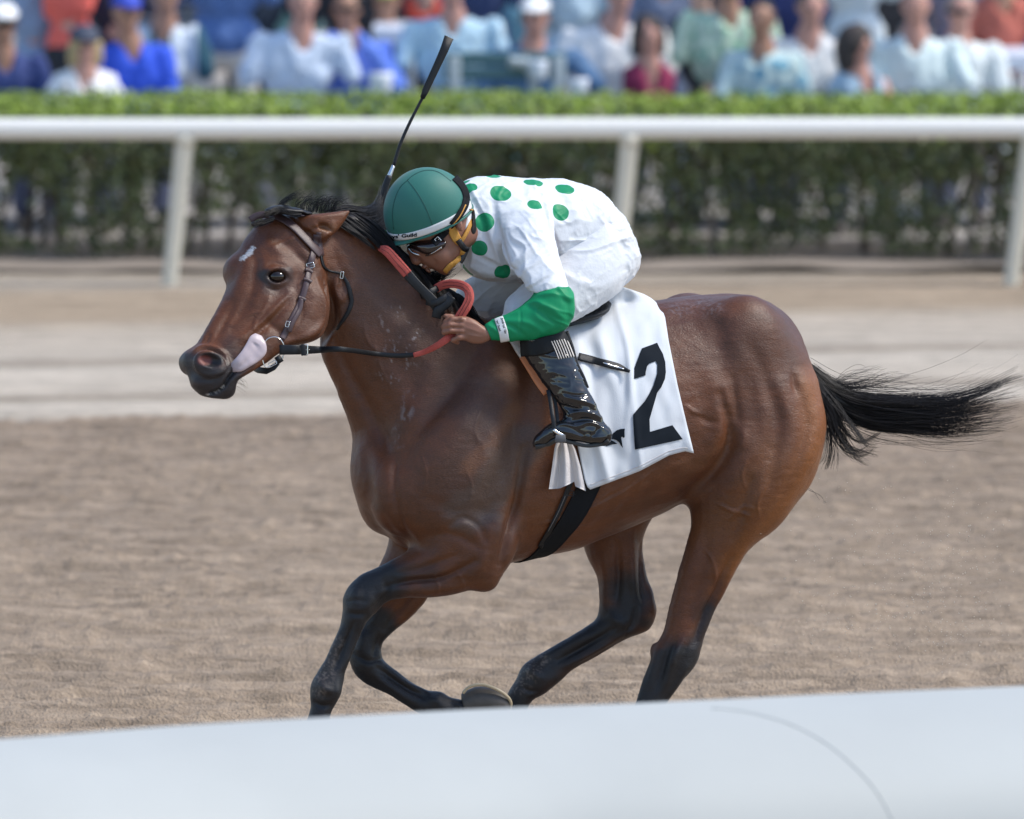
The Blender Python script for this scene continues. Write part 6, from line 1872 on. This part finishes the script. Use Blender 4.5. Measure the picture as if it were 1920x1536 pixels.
# one surface for straps that cross helmet, head and goggles
def multi(*L):
    V, F, o = [], [], 0
    for v, q in L:
        V.append(v); F += [tuple(int(i) + o for i in x) for x in q]; o += len(v)
    return bvh_of(np.vstack(V), F)
mB = multi((heV, heF), (bV_, bF_), (sj.V, fF), (ggV, ggF))
strap('goggle_strap', [(852, 333), (866, 348), (874, 366), (872, 384), (862, 402), (849, 419), (836, 434), (824, 446), (812, 456)], 13, M['elastic_black'], jockey, bv=mB, th=.003, off=.002, wid=[12, 12, 12, 13, 13, 11, 12, 14, 14])
buckle('goggle_buckle', 821, 450, 8, 9, -40, hit(mB, 821, 450) - .010, jockey)
strap('chin_strap', [(845, 424), (850, 436), (856, 448), (862, 458)], 20, M['yellow'], jockey, bv=mB, th=.005, off=.002, wid=[12, 17, 17, 10])
strap('chin_strap', [(884, 392), (883, 410), (878, 428), (870, 444), (862, 456)], 7, M['yellow'], jockey, bv=mB, th=.005, off=.004)
strap('chin_strap', [(868, 470), (862, 482), (852, 492), (842, 500), (834, 509)], 9, M['yellow'], jockey, bv=mB, th=.006, off=.002)
strap('chin_strap_buckle', [(858, 450), (864, 458), (870, 466)], 11, M['plastic_black'], jockey, bv=mB, th=.010, off=.006)
strap('chin_strap_buckle', [(874, 462), (872, 472), (868, 482), (862, 492)], 11, M['plastic_black'], jockey, bv=mB, th=.009, off=.005)
strap('strap_web', [(812, 452), (832, 436), (846, 424), (862, 404), (872, 384)], 3, M['yellow'], jockey, bv=mB, th=.004, off=.001)

# stirrup and its leather, billet strap
bd2 = hit(btB, 1080, 800, -.42)
sdp = hit(btB, 1040, 806, -.42)
strap('stirrup_leather', [(1062, 622, -.33), (1072, 650, -.345), (1080, 680, -.35), (1092, 705, -.352), (1101, 728, -.35)], 8, M['leather_black'], saddle, th=.005)
strap('stirrup_leather', [(1028, 732, sdp + .05), (1032, 752, sdp + .03), (1036, 780, sdp - .008), (1041, 812, sdp - .012)], 8, M['leather_black'], saddle, th=.005)
strap('stirrup_leather', [(1036, 735, sdp + .06), (1042, 760, sdp + .05), (1046, 795, sdp + .03)], 7, M['leather_black'], saddle, th=.005)
strap('stirrup', [(1038, 806, sdp - .014), (1046, 812, sdp - .016), (1056, 817, sdp - .014)], 6, M['steel'], saddle, th=.006)
M['rubber_grey'] = simple('grey tread rubber', (.10, .10, .105), .7, noise=.3)
strap('stirrup_tread', [(1042, 822, sdp - .012), (1050, 823, sdp - .014), (1060, 822, sdp - .012)], 15, M['rubber_grey'], saddle, th=.01)
strap('billet_strap', [(1084, 669), (1108, 675), (1135, 682), (1160, 689), (1181, 697)], 12, M['leather_black'], saddle, bv=cB, th=.006, off=.012, wid=[13, 13, 13, 12, 5])
strap('billet_stitching', [(1130, 680), (1150, 686), (1170, 692)], 2, M['steel'], saddle, bv=cB, th=.001, off=.0195)

# towel tied to the girth
tw = []
nC, nR = 26, 22
for j in range(nR + 1):
    t = j / nR
    xl = np.interp(t, [0, .15, .5, 1], [1044, 1040, 1036, 1029]); xr = np.interp(t, [0, .15, .5, 1], [1070, 1078, 1088, 1098])
    for i in range(nC + 1):
        s_ = i / nC
        yb = np.interp(s_, [0, .3, .72, .86, 1], [917, 916, 902, 904, 906]) if s_ < .73 else np.interp(s_, [.73, 1], [912, 921])
        y = 828 + (yb - 828) * t
        x = xl + (xr - xl) * s_
        d0_ = hit(hB, x, y, -.3); d1_ = hit(cB, x, y, 1.0)
        d = min(d0_, d1_) - .022
        d -= .010 * math.sin(s_ * 15 + 1.2 * t) * (.5 + .5 * t) + .012 * math.exp(-((s_ - .45) / .12) ** 2) + .01 * t
        tw.append(S(x, y, d))
idx2 = np.arange((nC + 1) * (nR + 1)).reshape(nR + 1, nC + 1)
F = np.stack([idx2[:-1, :-1], idx2[:-1, 1:], idx2[1:, 1:], idx2[1:, :-1]], -1).reshape(-1, 4)
bnd = list(idx2[:, 0]) + list(idx2[-1, 1:]) + list(idx2[-2::-1, -1]) + list(idx2[0, -2:0:-1])
V2, F2 = thicken(np.array(tw), F, .003, bnd)
mesh_obj('towel', V2, F2, M['towel'], None, wpts=True, label='crumpled white cloth hanging from the girth below the boot', cat='cloth')

# whip
whip = empty('whip', (-.45, 29.5, 2.2), 'black riding whip raised above the green helmet', 'whip')
WP = lambda x, y: S(x, y, .0 + (415 - y) * .0001)
mesh_obj('grip', *tube([WP(704, 424), WP(712, 392), WP(722, 352), WP(730, 330)], [.0125, .0125, .012, .011], 12, 4), M['leather_black'], whip, wpts=True)
mesh_obj('collar', *tube([WP(730, 330), WP(732, 325), WP(738, 310)], [.0085, .008, .006], 10, 3), M['steel'], whip, wpts=True)
mesh_obj('shaft', *tube([WP(738, 311), WP(750, 272), WP(765, 237), WP(781, 205), WP(792, 184)], [.0062, .006, .0056, .0052, .005], 10, 5), M['leather_black'], whip, wpts=True)
for k in range(17):
    t = k / 17
    c_ = WP(739 + 52 * t - 8 * math.sin(t * 3.1), 308 - 122 * t)
    p_ = spline([(738, 311), (750, 272), (765, 237), (781, 205), (792, 184)], 10)
    q_ = p_[int(t * (len(p_) - 1))]
    mesh_obj('shaft_wrap', *tube([WP(q_[0] - 3.6, q_[1] + 1.5), WP(q_[0] + 3.6, q_[1] - 1.5)], .0022, 6, 1), M['plastic_black'], whip, wpts=True)
mesh_obj('pad', *ribbon(np.array([WP(*p) for p in [(792, 185), (797, 172), (808, 148), (820, 122), (832, 96), (842, 70)]]), np.array([[w_ / PX * .92, 0, w_ / PX * .42 * -1] for w_ in (4, 6.2, 6.6, 7, 7.6, 9)]), .008), M['leather_black'], whip, wpts=True)
mesh_obj('pad_fold', *tube([WP(*p) for p in [(790, 182), (802, 155), (818, 118), (836, 74)]], [.005, .0055, .006, .007], 8, 4), M['leather_black'], whip, wpts=True)
# ------------------------------------------------------------------ mane, forelock, tail
def strands(paths, r0, n=3, taper=.25):
    """paths: list of (m,3) arrays with the same m -> thin tapering tubes"""
    A = np.array(paths)                                  # s,m,3
    s_, m = A.shape[:2]
    tan = np.gradient(A, axis=1); tan /= np.linalg.norm(tan, axis=2)[..., None] + 1e-9
    ref = np.array([.2, 1.0, .1]); u = np.cross(tan, ref); u /= np.linalg.norm(u, axis=2)[..., None] + 1e-9
    w = np.cross(tan, u)
    t = np.linspace(0, 1, m)
    R = (1 - (1 - taper) * t ** 1.5)[None, :, None] * (np.asarray(r0).reshape(-1, 1, 1) if not np.isscalar(r0) else r0)
    rings = [A + R * (u * math.cos(2 * math.pi * k / n) + w * math.sin(2 * math.pi * k / n)) for k in range(n)]
    V = np.stack(rings, 2).reshape(-1, 3)
    I = np.arange(s_ * m * n).reshape(s_, m, n)
    F = np.stack([I[:, :-1, :], np.roll(I, -1, 2)[:, :-1, :], np.roll(I, -1, 2)[:, 1:, :], I[:, 1:, :]], -1).reshape(-1, 4)
    return V, F
def hairs(guides, count, r, jit, dspread, m=22, seed=1, wav=4.0, locks=0, lk=.85):
    """guides: list of polylines (px,py,dep); strands blend two random neighbours"""
    g = np.random.default_rng(seed)
    G = []
    for q in guides:
        sp = spline(q, 12)
        L = np.r_[0, np.cumsum(np.linalg.norm(np.diff(sp[:, :2], axis=0), axis=1))]
        tt = np.linspace(0, L[-1], m)
        G.append(np.stack([np.interp(tt, L, sp[:, i]) for i in range(3)], 1))
    G = np.array(G)
    out, rad = [], []
    t = np.linspace(0, 1, m)
    LK = []
    for q in range(locks):
        i = g.integers(0, len(G) - 1); a = g.random()
        Q = G[i] * (1 - a) + G[i + 1] * a
        lz = g.uniform(.62, 1.03)
        Q = np.stack([np.interp(t * lz, t, Q[:, k]) for k in range(3)], 1)
        ph = g.uniform(0, 6)
        Q[:, 0] += g.normal() * jit * 1.6 * t
        Q[:, 1] += g.normal() * jit * 1.6 * t + wav * 1.3 * np.sin(t * 5 + ph) * t
        Q[:, 2] += g.normal() * dspread * t
        LK.append(Q)
    for _ in range(count):
        i = g.integers(0, len(G) - 1) if len(G) > 1 else 0
        a = g.random()
        P = G[i] * (1 - a) + G[min(i + 1, len(G) - 1)] * a if len(G) > 1 else G[0].copy()
        ln = g.uniform(.72, 1.04)
        P = np.stack([np.interp(t * ln, t, P[:, k]) + (P[-1, k] - P[-2, k]) * max(0, ln - 1) * (m - 1) * (t == 1) for k in range(3)], 1)
        lump = g.integers(0, 9)
        ph = lump * .7 + g.uniform(0, .6)
        off = g.normal(size=2) * jit
        P[:, 0] += off[0] * (.3 + t) + wav * np.sin(t * 7 + ph) * t * .6
        P[:, 1] += off[1] * (.3 + t) + wav * np.cos(t * 6 + ph * 1.7) * t
        P[:, 2] += g.normal() * dspread * (.4 + t)
        if LK:
            dd = [np.hypot(*(L_[3, :2] - P[3, :2])) + g.uniform(0, 6) for L_ in LK]
            Q = LK[int(np.argmin(dd))]
            w_ = (smoothstep(.0, .75, t) * lk * g.uniform(.8, 1.05))[:, None]
            P = P * (1 - w_) + Q * w_
        out.append(np.stack([P[:, 0] / PX, P[:, 2], -P[:, 1] / PX], 1)); rad.append(r * g.uniform(.6, 1.3))
    return strands(out, np.array(rad))
td = hdep(1525)
T3 = lambda L, d=0: [(x, y, td + d) for x, y in L]
tailA = [T3([(1518, 686), (1560, 716), (1610, 738), (1690, 744), (1780, 734), (1850, 715), (1912, 692)]),
         T3([(1520, 692), (1556, 728), (1610, 752), (1700, 758), (1790, 756), (1856, 730), (1908, 706)], .02),
         T3([(1522, 696), (1552, 738), (1612, 766), (1700, 774), (1790, 772), (1850, 762), (1905, 752)], .03),
         T3([(1522, 700), (1552, 746), (1620, 782), (1710, 786), (1790, 786), (1850, 778), (1915, 768)], .04),
         T3([(1524, 706), (1555, 756), (1625, 792), (1710, 800), (1770, 804), (1820, 800), (1880, 796)], .03),
         T3([(1524, 710), (1560, 766), (1630, 796), (1700, 800), (1760, 808), (1800, 808), (1850, 800)], .05)]
tailB = [T3([(1524, 704), (1560, 745), (1590, 790), (1606, 830), (1616, 872)], -.05), T3([(1526, 712), (1562, 770), (1588, 812), (1625, 838), (1668, 822)], -.04), T3([(1528, 720), (1556, 780), (1570, 815), (1600, 850), (1655, 848)], -.05),
         T3([(1530, 730), (1548, 780), (1552, 820), (1545, 848), (1524, 866)], -.04), T3([(1530, 735), (1542, 780), (1540, 820), (1532, 850), (1520, 862)], -.03)]
tailC = [T3([(1540, 712), (1565, 716), (1580, 702), (1610, 694), (1660, 696)], .0), T3([(1545, 716), (1590, 724), (1630, 716), (1660, 706), (1690, 702)], 0), T3([(1560, 722), (1600, 728), (1660, 722), (1720, 724), (1760, 730)], .02)]
dock = [(1500, 664, 1498, 716, td - .02, .03), (1530, 692, 1518, 738, td, .030), (1556, 722, 1546, 756, td, .028), (1600, 750, 1596, 776, td + .02, .020), (1660, 764, 1660, 782, td + .03, .010)]
a_, b_, c__ = loft(dock, np.array([0, 1, 0]), sub=4, nr=12)
L = [(a_, [tuple(x) for x in b_] + [tuple(x) for x in c__])]
tail_parts = [hairs(tailA, 800, .0010, 8, .04, seed=2, wav=8, locks=70, lk=.68), hairs(tailA, 240, .0008, 17, .05, seed=6, wav=13), hairs(tailB, 330, .0011, 9, .03, seed=3, wav=13, locks=16), hairs(tailC, 70, .0008, 6, .02, seed=4, wav=9),
              hairs([T3([(1500, 905), (1512, 915), (1530, 928), (1548, 940)], -.1)], 3, .0009, 1, .01, seed=5)]
V, F = joined([(v, f) for v, f in tail_parts] + L)
mesh_obj('tail', V, F, M['hair_black'], horse, wpts=True)

# mane: roots along the crest, blown back and falling on the near side
crest = spline([(586, 400), (620, 396), (660, 410), (700, 440), (736, 466), (768, 494), (800, 522), (832, 550), (862, 572), (890, 586)], 8)
def root_dep(x, y, k=0.0): return hit(hB, x, y + 10, hdep(x) - .03) * .6 + (hdep(x) + .02) * .4
gd = []
def GD(L, d0, d1):
    n = len(L); return [(x, y, d0 + (d1 - d0) * i / (n - 1)) for i, (x, y) in enumerate(L)]
mane_paths = []
# sheet lying over the near side of the neck, front to back
near_lock = [GD([(600, 402), (628, 418), (660, 440), (700, 470)], hdep(610) - .05, hdep(700) - .135), GD([(640, 398), (668, 420), (700, 446), (735, 486)], hdep(650) - .04, hdep(735) - .145), GD([(670, 402), (700, 420), (730, 450), (760, 500)], hdep(690) - .04, hdep(760) - .16),
             GD([(705, 425), (735, 455), (762, 490), (790, 535)], hdep(720) - .04, hdep(790) - .175), GD([(740, 462), (770, 490), (796, 520), (815, 560)], hdep(750) - .03, hdep(815) - .19), GD([(775, 492), (800, 515), (822, 545), (838, 580)], hdep(790) - .03, hdep(838) - .20), GD([(812, 524), (832, 545), (850, 570), (862, 598)], hdep(820) - .02, hdep(862) - .20), GD([(845, 545), (862, 565), (880, 590), (896, 612)], hdep(850) - .02, hdep(890) - .21), GD([(870, 560), (890, 578), (906, 596), (922, 612)], hdep(870) - .04, hdep(920) - .22)]
mane_parts = [hairs(near_lock, 1200, .0014, 4, .008, m=14, seed=11, wav=3, locks=44, lk=.8)]
# roll blown up behind the ears towards the whip hand
roll = [GD([(610, 398), (645, 388), (680, 392), (704, 384), (716, 352)], hdep(620), .05), GD([(620, 404), (655, 398), (690, 402), (712, 390), (722, 360)], hdep(620), .05), GD([(640, 408), (670, 412), (700, 416), (718, 404), (726, 380)], hdep(640) - .02, .05), GD([(650, 414), (680, 432), (706, 440), (724, 430), (734, 412)], hdep(650) - .03, -.04)]
mane_parts.append(hairs(roll, 700, .0014, 3, .02, m=14, seed=12, wav=2.0))
# wisps by the jockey's chin and loose ends standing up along the poll
mane_parts.append(hairs([GD([(775, 500), (790, 520), (812, 516), (832, 500)], hdep(780) - .02, hdep(820) - .10), GD([(790, 516), (812, 528), (836, 522), (856, 506)], hdep(790) - .02, hdep(830) - .10), GD([(770, 496), (795, 510), (815, 508), (826, 514)], hdep(780) - .02, hdep(820) - .1)], 200, .0012, 3, .01, m=12, seed=13, wav=4))
mane_parts.append(hairs([GD([(556, 402), (552, 384), (570, 368), (590, 358)], hdep(560), hdep(570)), GD([(585, 398), (590, 384), (604, 376), (618, 372)], hdep(585), hdep(600)), GD([(606, 398), (612, 380), (616, 372), (640, 384)], hdep(600), hdep(620)), GD([(628, 396), (632, 382), (644, 376), (656, 372)], hdep(630), hdep(640))], 130, .0010, 3, .02, m=12, seed=14, wav=6))
core = [(600, 402, 606, 420, hdep(600) - .01, .035), (660, 400, 655, 430, hdep(660) - .02, .045), (700, 420, 688, 466, hdep(700) - .025, .05), (742, 458, 728, 500, hdep(740) - .03, .06), (790, 500, 772, 545, hdep(790) - .03, .07), (838, 548, 822, 585, hdep(830) - .03, .08), (870, 575, 862, 600, hdep(865) - .03, .06)]
a_, b_, c__ = loft(core, LAT, sub=4, nr=16)
a_ = a_ + .004 * np.stack([vnoise(a_ * 60, i) for i in range(3)], 1)
mane_parts.append((a_, [tuple(x) for x in b_] + [tuple(x) for x in c__]))
V, F = joined(mane_parts)
mesh_obj('mane', V, F, M['hair_black'], horse, wpts=True)
# forelock: plaited, tucked under the browband
fl = [hairs([GD([(560, 398), (535, 388), (512, 392), (498, 404)], hdep(550) - .04, hdep(520) - .10), GD([(565, 402), (545, 402), (524, 396), (508, 400)], hdep(550) - .08, hdep(520) - .12), GD([(552, 392), (528, 384), (505, 392), (490, 404)], hdep(550) + .02, hdep(520) - .06)], 420, .0015, 2.0, .010, m=12, seed=21, wav=1.5),
      hairs([GD([(515, 408), (498, 412), (484, 416), (474, 420)], hdep(510) - .10, hdep(490) - .12), GD([(512, 414), (495, 420), (482, 422), (472, 426)], hdep(510) - .11, hdep(490) - .13)], 120, .0014, 1.5, .006, m=10, seed=22, wav=2.5),
      hairs([GD([(530, 388), (545, 372), (560, 360), (572, 356)], hdep(540), hdep(550)), GD([(520, 388), (530, 376), (552, 366), (566, 366)], hdep(540), hdep(550))], 40, .0008, 3, .02, m=10, seed=23, wav=3)]
for k in range(5):
    fl.append(sphere(S(476 + k * 8, 420 - k * 2.0, hit(hB, 484 + k * 6, 424, hdep(490) - .1) - .012), (.011, .012, .009), 8, 10))
cr_ = [(500, 392, 504, 402, hdep(520) - .07, .02), (520, 386, 525, 400, hdep(530) - .06, .04), (548, 388, 552, 400, hdep(555) - .05, .05), (575, 396, 577, 404, hdep(575) - .04, .04)]
a_, b_, c__ = loft(cr_, HEADV, sub=4, nr=14)
fl.append((a_ + .003 * np.stack([vnoise(a_ * 80, i) for i in range(3)], 1), [tuple(x) for x in b_] + [tuple(x) for x in c__]))
V, F = joined(fl)
mesh_obj('forelock', V, F, M['hair_black'], horse, wpts=True)
# whiskers
wh = [hairs([GD([(440 + i * 3, 722 - i * 5), (452 + i * 3, 728 - i * 4), (464 + i * 2, 736 - i * 4)], hdep(400) - .16, hdep(400) - .18)], 3, .0005, 3, .01, m=6, seed=30 + i, wav=2) for i in range(4)]
V, F = joined(wh)
mesh_obj('whisker', V, F, M['hair_black'], horse, wpts=True)
# hooves
dF = hdep(860) - .15; dG = hdep(760) + .15; dN = hdep(1380) - .135; dR = hdep(1230) + .14
def hoof(st, v=np.array([0, 1, 0])):
    a, b_, c_ = loft(st, v, sub=4, nr=20, cap=(.2, .1))
    return mesh_obj('hoof', a, [tuple(x) for x in b_] + [tuple(x) for x in c_], M['hoof'], horse, wpts=True)
hoof([(572, 1352, 618, 1362, dF - .02, .034), (564, 1380, 622, 1392, dF - .02, .048), (548, 1408, 632, 1420, dF - .02, .060), (544, 1420, 634, 1430, dF - .02, .060)])
hoof([(1150, 1402, 1204, 1416, dN, .034), (1138, 1425, 1200, 1436, dN, .046), (1122, 1446, 1200, 1458, dN, .056)])
hoof([(944, 1328, 988, 1338, dR, .034), (934, 1350, 990, 1362, dR, .046), (922, 1374, 994, 1386, dR, .056)])
# far fore hoof, sole turned up
hs = [(866, 1300, 876, 1350, dG, .038), (892, 1288, 900, 1352, dG, .050), (926, 1290, 930, 1350, dG, .056), (950, 1302, 948, 1344, dG, .048), (960, 1316, 958, 1334, dG, .028)]
ho = hoof(hs)
mesh_obj('shoe', *tube([S(868, 1300, dG - .042), S(880, 1288, dG - .047), S(904, 1284, dG - .050), (S(930, 1292, dG - .054)), S(950, 1305, dG - .048), S(958, 1318, dG - .034), S(956, 1332, dG - .02)], .0055, 8, 4), M['shoe'], ho, wpts=True)
